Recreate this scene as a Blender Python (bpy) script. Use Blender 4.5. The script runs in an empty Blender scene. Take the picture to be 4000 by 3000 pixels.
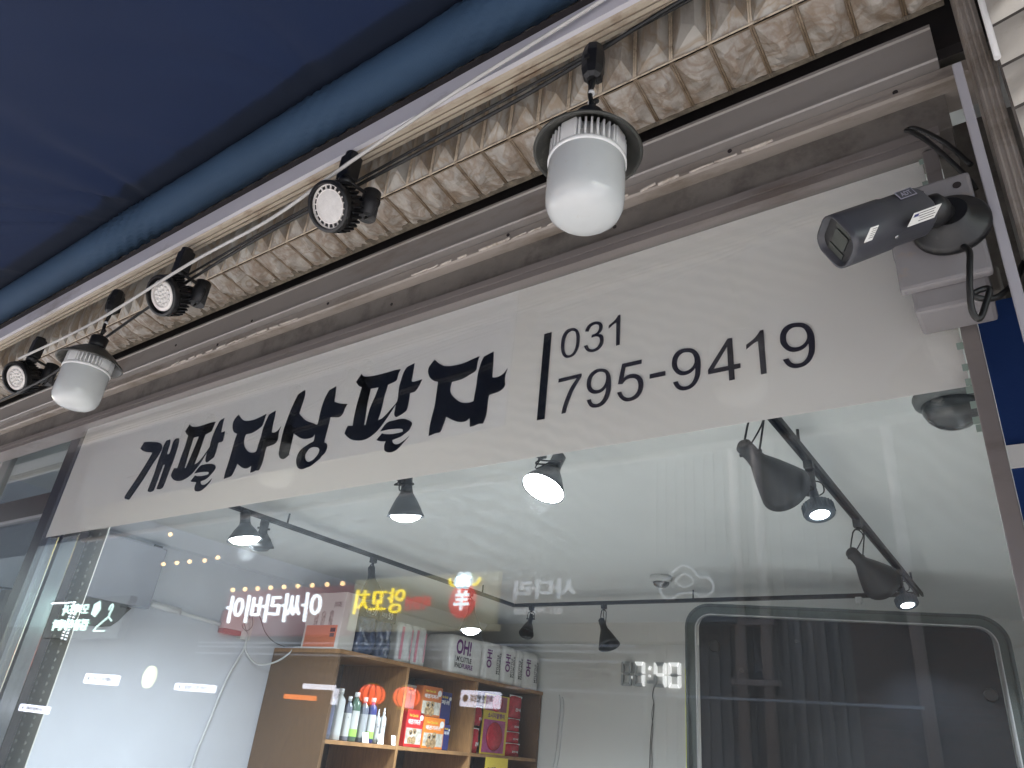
import bpy, bmesh, math, random
from mathutils import Vector, Matrix, noise
random.seed(7)
rad = math.radians
scene = bpy.context.scene
COL = scene.collection

# ---------------------------------------------------------------- camera
cam_d = bpy.data.cameras.new('camera'); cam = bpy.data.objects.new('camera', cam_d); COL.objects.link(cam)
cam_d.sensor_width = 36; cam_d.lens = 2813.5/4000*36; cam_d.clip_start = 0.02; cam_d.clip_end = 400
right = Vector((0.81309213, 0.57443625, 0.09436197))
down = Vector((-0.19201204, 0.41766921, -0.88807872))
fwd = Vector((-0.5495567, 0.70397118, 0.44990222))
R3 = Matrix((right, -down, -fwd)).transposed()
cam.matrix_world = Matrix.Translation((0, -1.1, 1.6)) @ R3.to_4x4()
scene.camera = cam
# ---------------------------------------------------------------- world, sun, exposure
w = bpy.data.worlds.new('World'); scene.world = w; w.use_nodes = True
nt = w.node_tree; bg = nt.nodes['Background']
sky = nt.nodes.new('ShaderNodeTexSky'); sky.sky_type = 'NISHITA'; sky.sun_disc = False
sky.sun_elevation = rad(52); sky.sun_rotation = rad(228); sky.dust_density = 1.5; sky.air_density = 1.3
nt.links.new(sky.outputs[0], bg.inputs[0]); bg.inputs[1].default_value = 0.10
sd = bpy.data.lights.new('sun', 'SUN'); sd.energy = 1.5; sd.angle = rad(40); sd.color = (1, .92, .84)
so = bpy.data.objects.new('sun', sd); COL.objects.link(so)
so.rotation_euler = (rad(38), 0, rad(-48))
scene.view_settings.view_transform = 'Standard'; scene.view_settings.look = 'None'
scene.view_settings.exposure = 3.42; scene.view_settings.gamma = 1
cy = scene.cycles
cy.max_bounces = 10; cy.transparent_max_bounces = 16; cy.glossy_bounces = 5; cy.diffuse_bounces = 5
cy.sample_clamp_indirect = 4.0; cy.caustics_reflective = False; cy.caustics_refractive = False
cy.use_denoising = True

# ---------------------------------------------------------------- helpers
def tag(o, label=None, cat=None, group=None, kind=None):
    if label: o['label'] = label
    if cat: o['category'] = cat
    if group: o['group'] = group
    if kind: o['kind'] = kind
    return o

def thing(name, label, cat, loc=(0, 0, 0), rot=None, group=None):
    o = bpy.data.objects.new(name, None); COL.objects.link(o); o.empty_display_size = .05
    o.location = loc
    if rot is not None:
        o.rotation_mode = 'QUATERNION'; o.rotation_quaternion = rot
    return tag(o, label, cat, group)

def dup(root, loc=None, rot=None, label=None):
    r = root.copy(); COL.objects.link(r)
    if loc is not None: r.location = loc
    if rot is not None: r.rotation_quaternion = rot
    if label: r['label'] = label
    for ch in list(root.children):
        c = ch.copy(); COL.objects.link(c); c.parent = r
        for g in list(ch.children):
            d = g.copy(); COL.objects.link(d); d.parent = c
    return r

def mesh_obj(name, me, mat, parent=None, off=None):
    o = bpy.data.objects.new(name, me); COL.objects.link(o)
    if mat is not None:
        me.materials.clear(); me.materials.append(mat)
    if parent is not None: o.parent = parent
    return o

class MB:
    """collects shapes into one mesh; W=(x,y,z) is subtracted so world coordinates can be used under a parent"""
    def __init__(s, W=(0, 0, 0)):
        s.bm = bmesh.new(); s.W = Vector(W); s.smooth = False
    def v(s, p): return s.bm.verts.new(Vector(p)-s.W)
    def face(s, pts, smooth=False):
        f = s.bm.faces.new([s.v(p) for p in pts]); f.smooth = smooth; return f
    def box(s, a, b, M=None, bev=0):
        a = Vector(a); b = Vector(b); c = (a+b)/2; d = b-a
        T = Matrix.Translation(c)
        if M is not None: T = M @ T
        T = Matrix.Translation(-s.W) @ T @ Matrix.Diagonal((abs(d.x), abs(d.y), abs(d.z), 1))
        r = bmesh.ops.create_cube(s.bm, size=1, matrix=T)
        if bev:
            es = list({e for v in r['verts'] for e in v.link_edges})
            bmesh.ops.bevel(s.bm, geom=es, offset=bev, segments=2, affect='EDGES', profile=.6)
        return s
    def ring_loft(s, rings, cap0=True, cap1=True, smooth=True, closed=True):
        vs = [[s.v(p) for p in r] for r in rings]
        n = len(vs[0])
        for i in range(len(vs)-1):
            for j in range(n if closed else n-1):
                k = (j+1) % n
                f = s.bm.faces.new((vs[i][j], vs[i][k], vs[i+1][k], vs[i+1][j])); f.smooth = smooth
        if cap0: s.bm.faces.new(vs[0][::-1])
        if cap1: s.bm.faces.new(vs[-1])
        return s
    def lathe(s, prof, o=(0, 0, 0), axis=(0, 0, 1), n=32, cap0=True, cap1=True, smooth=True, sq=None):
        q = Vector((0, 0, 1)).rotation_difference(Vector(axis).normalized()); o = Vector(o)
        rings = []
        for r, z in prof:
            ring = []
            for j in range(n):
                a = 2*math.pi*j/n
                x, y = math.cos(a), math.sin(a)
                if sq:
                    m = (abs(x)**sq+abs(y)**sq)**(1/sq); x /= m; y /= m
                ring.append(o + q @ Vector((max(r, 1e-5)*x, max(r, 1e-5)*y, z)))
            rings.append(ring)
        return s.ring_loft(rings, cap0, cap1, smooth)
    def cyl(s, a, b, r, r2=None, n=20):
        a = Vector(a); b = Vector(b)
        return s.lathe([(r, 0), (r if r2 is None else r2, (b-a).length)], a, b-a, n)
    def tube(s, pts, r, n=8, sub=6, sm=True):
        P = [Vector(p) for p in pts]
        if sm and len(P) > 2:
            Q = []
            for i in range(len(P)-1):
                p0 = P[max(i-1, 0)]; p1 = P[i]; p2 = P[i+1]; p3 = P[min(i+2, len(P)-1)]
                for k in range(sub):
                    t = k/sub
                    Q.append(.5*((2*p1)+(p2-p0)*t+(2*p0-5*p1+4*p2-p3)*t*t+(3*p1-p0-3*p2+p3)*t**3))
            Q.append(P[-1]); P = Q
        rings = []; up = Vector((0.12, .2, 1)).normalized()
        for i, p in enumerate(P):
            d = (P[min(i+1, len(P)-1)]-P[max(i-1, 0)]).normalized()
            x = d.cross(up)
            if x.length < .01: x = d.cross(Vector((1, 0, 0)))
            x.normalize(); y = d.cross(x).normalized(); up = -y if (-y).dot(up) > 0 else y
            rings.append([p+r*(math.cos(2*math.pi*j/n)*x+math.sin(2*math.pi*j/n)*y) for j in range(n)])
        return s.ring_loft(rings)
    def prism(s, poly, d):
        """polygon (list of 3d points) pushed along vector d"""
        d = Vector(d); A = [s.v(p) for p in poly]; B = [s.v(Vector(p)+d) for p in poly]
        s.bm.faces.new(A); s.bm.faces.new(B[::-1]); n = len(A)
        for i in range(n): s.bm.faces.new((A[i], B[i], B[(i+1) % n], A[(i+1) % n]))
        return s
    def build(s, name, mat, parent=None):
        bmesh.ops.recalc_face_normals(s.bm, faces=s.bm.faces[:])
        me = bpy.data.meshes.new(name); s.bm.to_mesh(me); s.bm.free()
        return mesh_obj(name, me, mat, parent)

def single(name, mb, mat, label, cat, group=None, kind=None):
    return tag(mb.build(name, mat), label, cat, group, kind)

# text and flat shapes become real meshes lying on a plane: origin o, right r, up u, thickness t towards r x u
def _plane_mesh(cu, ext, o, r, u, size=None, fit=None):
    ob = bpy.data.objects.new('tmp', cu); COL.objects.link(ob)
    me = bpy.data.meshes.new_from_object(ob.evaluated_get(bpy.context.evaluated_depsgraph_get()))
    COL.objects.unlink(ob); bpy.data.objects.remove(ob)
    r = Vector(r).normalized(); u = Vector(u).normalized(); n = r.cross(u); o = Vector(o)
    xs = [v.co.x for v in me.vertices]; ys = [v.co.y for v in me.vertices]
    if fit and xs:
        x0, x1, y0, y1 = min(xs), max(xs), min(ys), max(ys)
        sx = fit[0]/max(x1-x0, 1e-6); sy = fit[1]/max(y1-y0, 1e-6)
    else: x0 = y0 = 0; sx = sy = 1
    for v in me.vertices:
        c = v.co; v.co = o + r*(c.x-x0)*sx + u*(c.y-y0)*sy + n*(c.z)
    return me
def text(name, body, o, r, u, w, h, mat, parent=None, W=(0, 0, 0), t=.0006, bold=0, shear=0):
    cu = bpy.data.curves.new(name, 'FONT'); cu.body = body; cu.extrude = t/2; cu.offset = bold; cu.shear = shear
    cu.resolution_u = 4; cu.space_line = .95
    me = _plane_mesh(cu, t, Vector(o)-Vector(W), r, u, fit=(w, h))
    bpy.data.curves.remove(cu)
    return mesh_obj(name, me, mat, parent)
def shape(name, loops, o, r, u, mat, parent=None, W=(0, 0, 0), t=.0006):
    cu = bpy.data.curves.new(name, 'CURVE'); cu.dimensions = '2D'; cu.fill_mode = 'BOTH'; cu.extrude = t/2
    for lp in loops:
        sp = cu.splines.new('POLY'); sp.points.add(len(lp)-1); sp.use_cyclic_u = True
        for p, q in zip(sp.points, lp): p.co = (q[0], q[1], 0, 1)
    me = _plane_mesh(cu, t, Vector(o)-Vector(W), r, u)
    bpy.data.curves.remove(cu)
    return mesh_obj(name, me, mat, parent)
def smooth_loop(lp, k=3):
    n = len(lp); out = []
    for i in range(n):
        p0, p1, p2, p3 = (Vector(lp[(i+j-1) % n]) for j in range(4))
        a = (p1-p0); b = (p2-p1)
        def sharp(x, y):
            return x.length < 1e-9 or y.length < 1e-9 or x.normalized().dot(y.normalized()) < .72
        s1 = sharp(p1-p0, p2-p1); s2 = sharp(p2-p1, p3-p2)
        m1 = (p2-p1) if s1 else (p2-p0)/2; m2 = (p2-p1) if s2 else (p3-p1)/2
        for j in range(k):
            t = j/k; t2 = t*t; t3 = t2*t
            out.append(tuple((2*t3-3*t2+1)*p1+(t3-2*t2+t)*m1+(-2*t3+3*t2)*p2+(t3-t2)*m2))
    return out

# ---------------------------------------------------------------- materials
def mat(name, col, rough=.6, metal=0, var=0, vscale=8, bump=0, bscale=60, dirt=None, dscale=5, damt=.5, stretch=(1, 1, 1), spec=None, veins=None):
    m = bpy.data.materials.new(name); m.use_nodes = True; N = m.node_tree; P = N.nodes['Principled BSDF']
    P.inputs['Roughness'].default_value = rough; P.inputs['Metallic'].default_value = metal
    if spec is not None: P.inputs['Specular IOR Level'].default_value = spec
    P.inputs['Base Color'].default_value = (*col, 1)
    tc = N.nodes.new('ShaderNodeNewGeometry'); mp = N.nodes.new('ShaderNodeMapping'); mp.inputs['Scale'].default_value = stretch
    N.links.new(tc.outputs['Position'], mp.inputs[0]); src = None
    def nz(sc, det=5, ro=.6):
        n = N.nodes.new('ShaderNodeTexNoise'); n.inputs['Scale'].default_value = sc; n.inputs['Detail'].default_value = det
        n.inputs['Roughness'].default_value = ro; N.links.new(mp.outputs[0], n.inputs['Vector']); return n
    def ramp(a, b, inp):
        r = N.nodes.new('ShaderNodeMapRange'); r.inputs['From Min'].default_value = a; r.inputs['From Max'].default_value = b
        N.links.new(inp, r.inputs['Value']); return r.outputs[0]
    if var:
        n = nz(vscale); hi = tuple(min(1, c*(1+var)) for c in col); lo = tuple(c*(1-var) for c in col)
        mx = N.nodes.new('ShaderNodeMix'); mx.data_type = 'RGBA'; mx.inputs['A'].default_value = (*lo, 1); mx.inputs['B'].default_value = (*hi, 1)
        N.links.new(ramp(.3, .7, n.outputs['Fac']), mx.inputs['Factor']); src = mx.outputs['Result']
        N.links.new(ramp(.2, .8, n.outputs['Fac']), P.inputs['Roughness']) if False else None
    if dirt is not None:
        n = nz(dscale, 8, .68); mx = N.nodes.new('ShaderNodeMix'); mx.data_type = 'RGBA'
        mx.inputs['A'].default_value = (*col, 1); mx.inputs['B'].default_value = (*dirt, 1)
        if src: N.links.new(src, mx.inputs['A'])
        N.links.new(ramp(.66-damt*.35, .78-damt*.1, n.outputs['Fac']), mx.inputs['Factor']); src = mx.outputs['Result']
    if veins is not None:   # thin meandering stain lines left by dripping water
        n = nz(13, 3, .5); n.inputs['Distortion'].default_value = 1.6
        a = N.nodes.new('ShaderNodeMath'); a.operation = 'SUBTRACT'; a.inputs[1].default_value = .5; N.links.new(n.outputs['Fac'], a.inputs[0])
        b_ = N.nodes.new('ShaderNodeMath'); b_.operation = 'ABSOLUTE'; N.links.new(a.outputs[0], b_.inputs[0])
        mx = N.nodes.new('ShaderNodeMix'); mx.data_type = 'RGBA'; mx.inputs['A'].default_value = (*veins, 1); N.links.new(src, mx.inputs['B'])
        N.links.new(ramp(-.02, .075, b_.outputs[0]), mx.inputs['Factor']); src = mx.outputs['Result']
    if src: N.links.new(src, P.inputs['Base Color'])
    if bump:
        n = nz(bscale, 4); b = N.nodes.new('ShaderNodeBump'); b.inputs['Strength'].default_value = bump; b.inputs['Distance'].default_value = .002
        N.links.new(n.outputs['Fac'], b.inputs['Height']); N.links.new(b.outputs[0], P.inputs['Normal'])
    return m
def emit(name, col, s):
    m = bpy.data.materials.new(name); m.use_nodes = True; P = m.node_tree.nodes['Principled BSDF']
    P.inputs['Base Color'].default_value = (*col, 1); P.inputs['Emission Color'].default_value = (*col, 1)
    P.inputs['Emission Strength'].default_value = s; P.inputs['Roughness'].default_value = .5
    return m
def glass_mat(name, tint=(.955, .965, .957), dirty=True, rough=0.0):
    m = bpy.data.materials.new(name); m.use_nodes = True; N = m.node_tree; N.nodes.clear(); L = N.links.new
    out = N.nodes.new('ShaderNodeOutputMaterial'); tr = N.nodes.new('ShaderNodeBsdfTransparent'); tr.inputs[0].default_value = (*tint, 1)
    gl = N.nodes.new('ShaderNodeBsdfGlossy'); gl.inputs['Roughness'].default_value = rough; gl.inputs[0].default_value = (1, 1, 1, 1)
    fr = N.nodes.new('ShaderNodeFresnel'); gb = N.nodes.new('ShaderNodeNewGeometry'); io = N.nodes.new('ShaderNodeMapRange')
    io.inputs['To Min'].default_value = 1.52; io.inputs['To Max'].default_value = 1/1.52; L(gb.outputs['Backfacing'], io.inputs['Value']); L(io.outputs[0], fr.inputs[0])
    mx = N.nodes.new('ShaderNodeMixShader'); L(fr.outputs[0], mx.inputs[0]); L(tr.outputs[0], mx.inputs[1]); L(gl.outputs[0], mx.inputs[2])
    last = mx
    if dirty:
        g = N.nodes.new('ShaderNodeNewGeometry'); df = N.nodes.new('ShaderNodeBsdfTranslucent'); df.inputs[0].default_value = (.8, .84, .86, 1)
        # wiping arcs: distorted rings about a point at arm's reach on the pane
        mp = N.nodes.new('ShaderNodeMapping'); mp.inputs['Location'].default_value = (1.25, 0, -.95); L(g.outputs['Position'], mp.inputs[0])
        wv = N.nodes.new('ShaderNodeTexWave'); wv.wave_type = 'RINGS'; wv.rings_direction = 'SPHERICAL'; wv.inputs['Scale'].default_value = 11
        wv.inputs['Distortion'].default_value = 5; wv.inputs['Detail'].default_value = 5; wv.inputs['Detail Scale'].default_value = 2.2; L(mp.outputs[0], wv.inputs['Vector'])
        ns = N.nodes.new('ShaderNodeTexNoise'); ns.inputs['Scale'].default_value = 1.9; ns.inputs['Detail'].default_value = 3; L(g.outputs['Position'], ns.inputs['Vector'])
        mr = N.nodes.new('ShaderNodeMapRange'); mr.inputs['From Min'].default_value = .45; mr.inputs['From Max'].default_value = .75; L(ns.outputs['Fac'], mr.inputs['Value'])
        mu = N.nodes.new('ShaderNodeMath'); mu.operation = 'MULTIPLY'; L(wv.outputs['Fac'], mu.inputs[0]); L(mr.outputs[0], mu.inputs[1])
        m2 = N.nodes.new('ShaderNodeMath'); m2.operation = 'MULTIPLY_ADD'; m2.inputs[1].default_value = .055; m2.inputs[2].default_value = .004; 
        sz = N.nodes.new('ShaderNodeSeparateXYZ'); L(g.outputs['Position'], sz.inputs[0]); zr = N.nodes.new('ShaderNodeMapRange'); zr.inputs['From Min'].default_value = 1.86; zr.inputs['From Max'].default_value = 2.02; L(sz.outputs['Z'], zr.inputs['Value'])
        mz = N.nodes.new('ShaderNodeMath'); mz.operation = 'MULTIPLY'; L(mu.outputs[0], mz.inputs[0]); L(zr.outputs[0], mz.inputs[1]); L(mz.outputs[0], m2.inputs[0])
        mx2 = N.nodes.new('ShaderNodeMixShader'); L(m2.outputs[0], mx2.inputs[0]); L(mx.outputs[0], mx2.inputs[1]); L(df.outputs[0], mx2.inputs[2]); last = mx2
    L(last.outputs[0], out.inputs[0]); return m
def cloth_mat(name, col, trans, tcol, bump=.15):
    m = bpy.data.materials.new(name); m.use_nodes = True; N = m.node_tree; L = N.links.new
    P = N.nodes['Principled BSDF']; P.inputs['Roughness'].default_value = .75; P.inputs['Specular IOR Level'].default_value = .25
    out = N.nodes['Material Output']; g = N.nodes.new('ShaderNodeNewGeometry')
    n = N.nodes.new('ShaderNodeTexNoise'); n.inputs['Scale'].default_value = 3; n.inputs['Detail'].default_value = 8; L(g.outputs['Position'], n.inputs['Vector'])
    mx = N.nodes.new('ShaderNodeMix'); mx.data_type = 'RGBA'; mx.inputs['A'].default_value = (*[c*.8 for c in col], 1); mx.inputs['B'].default_value = (*[c*1.25 for c in col], 1)
    L(n.outputs['Fac'], mx.inputs['Factor']); L(mx.outputs['Result'], P.inputs['Base Color'])
    n2 = N.nodes.new('ShaderNodeTexNoise'); n2.inputs['Scale'].default_value = 260; n2.inputs['Detail'].default_value = 3; L(g.outputs['Position'], n2.inputs['Vector'])
    b = N.nodes.new('ShaderNodeBump'); b.inputs['Strength'].default_value = bump; b.inputs['Distance'].default_value = .002; L(n2.outputs['Fac'], b.inputs['Height']); L(b.outputs[0], P.inputs['Normal'])
    t = N.nodes.new('ShaderNodeBsdfTranslucent'); t.inputs[0].default_value = (*tcol, 1)
    ms = N.nodes.new('ShaderNodeMixShader'); ms.inputs[0].default_value = trans; L(P.outputs[0], ms.inputs[1]); L(t.outputs[0], ms.inputs[2]); L(ms.outputs[0], out.inputs[0])
    return m

M = {}
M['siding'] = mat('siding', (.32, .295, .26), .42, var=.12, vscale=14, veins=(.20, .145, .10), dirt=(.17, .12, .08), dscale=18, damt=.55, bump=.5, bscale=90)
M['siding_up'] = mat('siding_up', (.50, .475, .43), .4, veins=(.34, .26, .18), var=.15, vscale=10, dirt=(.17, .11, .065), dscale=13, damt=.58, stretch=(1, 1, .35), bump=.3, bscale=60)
M['siding_clean'] = mat('siding_clean', (.58, .55, .49), .45, var=.12, vscale=9, dirt=(.25, .19, .12), dscale=9, damt=.35, bump=.3)
M['frame'] = mat('frame', (.215, .193, .185), .38, metal=.25, var=.12, vscale=5, dirt=(.12, .095, .08), dscale=9, damt=.3, stretch=(.25, 1, 1), bump=.08)
M['panel'] = mat('panel', (.25, .232, .22), .42, metal=.2, var=.10, vscale=4, dirt=(.16, .13, .11), dscale=7, damt=.3, stretch=(.3, 1, 1), bump=.1)
M['ledge'] = mat('ledge', (.28, .248, .22), .5, var=.15, vscale=7, dirt=(.13, .10, .07), dscale=12, damt=.5, stretch=(.35, 1, 1), bump=.3)
M['recess'] = mat('recess', (.15, .135, .12), .7, var=.25, vscale=7, dirt=(.05, .04, .035), dscale=8, damt=.5, bump=.3)
M['void'] = mat('void', (.02, .015, .015), .9, var=.4, vscale=9)
M['grime'] = mat('grime', (.12, .10, .075), .95, var=.5, vscale=40, dirt=(.05, .04, .03), dscale=30, damt=.6, bump=1, bscale=120)
M['cream'] = mat('cream', (.37, .315, .245), .5, var=.12, vscale=6, dirt=(.16, .10, .06), dscale=22, damt=.42, stretch=(.5, 1, 1), bump=.2)
M['lilac'] = mat('lilac', (.50, .485, .52), .45, var=.08, vscale=5, dirt=(.3, .27, .26), dscale=9, damt=.2, stretch=(.4, 1, 1))
M['black'] = mat('black', (.005, .005, .006), .45, var=.4, vscale=30, dirt=(.035, .032, .03), dscale=45, damt=.22, bump=.1)
M['lampblack'] = mat('lampblack', (.006, .0065, .008), .5, var=.2, vscale=20)
M['blackm'] = mat('blackm', (.018, .018, .02), .55, var=.3, vscale=20, dirt=(.08, .075, .07), dscale=30, damt=.3)
M['shade_grey'] = mat('shade_grey', (.035, .035, .031), .45, var=.2, vscale=20, dirt=(.15, .14, .12), dscale=25, damt=.3)
M['cable'] = mat('cable', (.005, .005, .005), .5)
M['cord'] = mat('cord', (.42, .41, .40), .6, var=.1, vscale=30)
M['white_plastic'] = mat('white_plastic', (.72, .72, .72), .35, var=.04, vscale=20)
M['bulb'] = mat('bulb', (.50, .515, .52), .13, var=.03, vscale=8, dirt=(.45, .43, .4), dscale=60, damt=.12)
M['lens'] = mat('lens', (.66, .64, .62), .3, var=.1, vscale=60, bump=.6, bscale=900)
M['lensdot'] = mat('lensdot', (.62, .6, .58), .12)
M['ringwhite'] = mat('ringwhite', (.80, .76, .73), .4)
M['steel'] = mat('steel', (.62, .63, .64), .13, metal=1, var=.08, vscale=3, bump=.03, bscale=200, stretch=(1, 1, .1))
M['alu'] = mat('alu', (.42, .41, .41), .3, metal=.6, var=.1, vscale=5)
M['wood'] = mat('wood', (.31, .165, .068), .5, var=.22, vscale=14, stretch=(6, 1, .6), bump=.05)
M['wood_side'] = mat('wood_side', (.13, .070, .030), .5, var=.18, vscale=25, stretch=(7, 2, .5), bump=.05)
M['wood_back_shaded'] = mat('wood_back_shaded', (.055, .03, .015), .6, var=.15, vscale=20, stretch=(1, 5, .5))  # shelf wood darkened to carry the shade inside the compartments
M['wall'] = mat('wall', (.62, .62, .60), .8, var=.03, vscale=3, bump=.12, bscale=180)
M['wall_left_bluelit'] = mat('wall_left_bluelit', (.64, .66, .72), .6, var=.03, vscale=3, bump=.08, bscale=140)  # bluish lamp light on the left wall is mixed into this colour
M['ceil'] = mat('ceil', (.64, .65, .64), .85, var=.03, vscale=2.5, bump=.1, bscale=150)
M['floor'] = mat('floor', (.35, .33, .3), .5, var=.1, vscale=3)
M['asphalt'] = mat('asphalt', (.09, .09, .09), .85, var=.3, vscale=30, bump=.5, bscale=120)
M['greypost'] = mat('greypost', (.85, .83, .74), .5, var=.08, vscale=5)
M['cabinet'] = mat('cabinet', (.60, .61, .70), .2, metal=.65, var=.05, vscale=4)
M['darkgrey'] = mat('darkgrey', (.10, .095, .095), .6, var=.15, vscale=10)
M['white'] = mat('white', (.75, .75, .74), .5, var=.03, vscale=10)
M['pinkwhite'] = mat('pinkwhite', (.62, .5, .52), .5)
M['red'] = mat('red', (.55, .03, .03), .3)
M['darkred'] = mat('darkred', (.22, .05, .05), .5)
M['orange'] = mat('orange', (.75, .22, .03), .35)
M['yellow'] = mat('yellow', (.72, .55, .06), .4)
M['salmon'] = mat('salmon', (.62, .19, .10), .45)
M['navy'] = mat('navy', (.03, .035, .16), .4)
M['purple'] = mat('purple', (.15, .02, .18), .4)
M['ink'] = mat('ink', (.008, .008, .012), .5)
M['paper'] = mat('paper', (.7, .7, .68), .6)
M['wrap'] = mat('wrap', (.80, .80, .79), .15, var=.06, vscale=25, bump=.5, bscale=45)
M['wrapdark'] = mat('wrapdark', (.05, .07, .13), .1, var=.5, vscale=25, bump=1.2, bscale=38)
M['bottle_grey'] = mat('bottle_grey', (.14, .15, .19), .25)
M['bottle_green'] = mat('bottle_green', (.08, .14, .10), .25)
M['label_green'] = mat('label_green', (.30, .52, .10), .5)
M['label_white'] = mat('label_white', (.46, .47, .46), .5)
M['glassdark'] = mat('glassdark', (.012, .013, .016), .3, spec=.25, var=.3, vscale=2)
M['rimglass'] = mat('rimglass', (.09, .105, .10), .15, metal=.3, var=.2, vscale=3, stretch=(1, 1, .2))
M['letter'] = mat('letter', (.003, .0035, .006), .6, spec=.1)
M['numeral'] = mat('numeral', (.028, .024, .035), .6, spec=.15)
M['cctv'] = mat('cctv', (.045, .046, .055), .42, metal=0, var=.08, vscale=20)
M['cctvlogo'] = mat('cctvlogo', (.28, .27, .33), .4)
M['lensglass'] = mat('lensglass', (.05, .055, .05), .3)
M['jbox'] = mat('jbox', (.215, .205, .21), .5, var=.05, vscale=12, dirt=(.28, .22, .17), dscale=14, damt=.2)
M['canopy'] = cloth_mat('canopy', (.0065, .0115, .025), .10, (.005, .011, .036))
M['rollcloth_lit'] = cloth_mat('rollcloth_lit', (.027, .056, .102), .05, (.03, .12, .35), .3)  # same awning cloth, lightened for the street light falling on the roller
M['blue_sheet'] = cloth_mat('blue_sheet', (.018, .05, .18), .25, (.02, .07, .35), .2)
M['glass'] = glass_mat('glass')
M['glass_clean'] = glass_mat('glass_clean', (.62, .65, .66), dirty=False)
M['clear_bag'] = mat('clear_bag', (.60, .62, .62), .08, var=.1, vscale=30, bump=1.0, bscale=40)
# banner film: white vinyl that lets some of the shop light through
def film(name, tr, col):
    m = bpy.data.materials.new(name); m.use_nodes = True; N = m.node_tree; L = N.links.new; P = N.nodes['Principled BSDF']
    P.inputs['Base Color'].default_value = (*col, 1); P.inputs['Roughness'].default_value = .7
    g = N.nodes.new('ShaderNodeNewGeometry'); mp = N.nodes.new('ShaderNodeMapping'); mp.inputs['Scale'].default_value = (.8, 1, 3); L(g.outputs['Position'], mp.inputs[0])
    n = N.nodes.new('ShaderNodeTexNoise'); n.inputs['Scale'].default_value = 3; n.inputs['Detail'].default_value = 6; L(mp.outputs[0], n.inputs['Vector'])
    mx = N.nodes.new('ShaderNodeMix'); mx.data_type = 'RGBA'; mx.inputs['A'].default_value = (*[c*.95 for c in col], 1); mx.inputs['B'].default_value = (*[min(1, c*1.05) for c in col], 1)
    L(n.outputs['Fac'], mx.inputs['Factor']); L(mx.outputs['Result'], P.inputs['Base Color'])
    t = N.nodes.new('ShaderNodeBsdfTranslucent'); t.inputs[0].default_value = (.94, .90, .80, 1)
    ms = N.nodes.new('ShaderNodeMixShader'); ms.inputs[0].default_value = tr; L(P.outputs[0], ms.inputs[1]); L(t.outputs[0], ms.inputs[2])
    L(ms.outputs[0], N.nodes['Material Output'].inputs[0]); return m
M['film'] = film('film', .19, (.92, .88, .87))
M['film_patch'] = film('film_patch', .06, (.92, .885, .88))
LAMP = (.80, .90, 1.0)
M['lit'] = emit('lit', (.92, .97, 1.0), 4)
M['led_on'] = emit('led_on', (1, 1, 1), .05)
M['led_off'] = mat('led_off', (.36, .38, .38), .4)
M['bulb_off'] = mat('bulb_off', (.08, .09, .10), .12)
X, Y_, Z = Vector((1, 0, 0)), Vector((0, 1, 0)), Vector((0, 0, 1))
M['street'] = mat('street', (.36, .345, .325), .8, var=.25, vscale=6, bump=.3)

single('street', MB().box((-60, -60, -.12), (60, -.6, -.1)), M['street'], 'grey market street in front of the shop', 'street', kind='structure')
single('pavement', MB().box((-60, -.6, -.1), (60, 0.0, .0)), mat('paving', (.36, .34, .32), .8, var=.2, vscale=12, bump=.3), 'grey paving along the shopfronts', 'pavement', kind='structure')

# ================================================================ SHOP BUILDING
shop = thing('shop_building', 'grooming shop room with pale ceiling and walls behind the lit window', 'shop building', (-2.6, 2.7, 0))
WS = shop.location.copy()
def sp(name, m, *boxes):
    b = MB(WS)
    for a, c in boxes: b.box(a, c)
    return b.build(name, m, shop)
sp('floor', M['floor'], ((-5.2, .05, -.02), (.14, 5.6, .02)))
sp('ceiling', M['ceil'], ((-5.2, .12, 2.77), (-.26, 5.6, 2.85)))
sp('ceiling_drop', M['ceil'], ((-.26, .12, 2.757), (.14, 5.6, 2.85)))
sp('wall', M['wall_left_bluelit'], ((-5.22, .12, .02), (-5.12, 5.5, 2.77)))
sp('wall', M['wall'], ((-5.22, 5.5, .02), (.14, 5.6, 2.77)))
sp('wall', M['wall'], ((.06, .12, .02), (.14, 5.5, 2.757)))
# cornice band where the back and left walls meet the ceiling, slightly proud of the wall
b = MB(WS); b.prism([(-5.12, 5.5, 2.77), (-5.12, 5.5, 2.60), (-5.12, 5.44, 2.62), (-5.12, 5.30, 2.77)], (5.18, 0, 0)); b.build('cornice', M['wall'], shop)
b = MB(WS); b.prism([(-5.12, .12, 2.77), (-5.12, .12, 2.66), (-5.08, .12, 2.67), (-4.98, .12, 2.77)], (0, 5.2, 0)); b.build('cornice', M['wall_left_bluelit'], shop)
sp('upper_wall', mat('render_wall', (.2, .17, .15), .9, var=.2, vscale=6, bump=.4), ((-9, -.0, 3.3), (3, .049, 5.2)))
sp('side_wall', M['recess'], ((.14, .14, 0), (3, .3, 2.83)))
sp('side_wall', M['recess'], ((-9, .14, 0), (-6.0, .3, 2.83)))
sp('light_stop_top', M['recess'], ((-9, -.50, 3.262), (3, .05, 3.29)))  # unseen board added to stop sky light falling on the siding front
sp('light_stop_flap', M['recess'], ((-9, -.50, 3.012), (3, -.49, 3.2615)))  # unseen flap added to close the light gap down to the canopy
sp('roof', M['recess'], ((-9, .05, 2.9), (3, 6, 4.1)))
sp('void_board', M['void'], ((-6.5, .02, 2.809), (.6, .045, 3.3)))  # near-black board standing in for the darkness of the open gap
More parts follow.
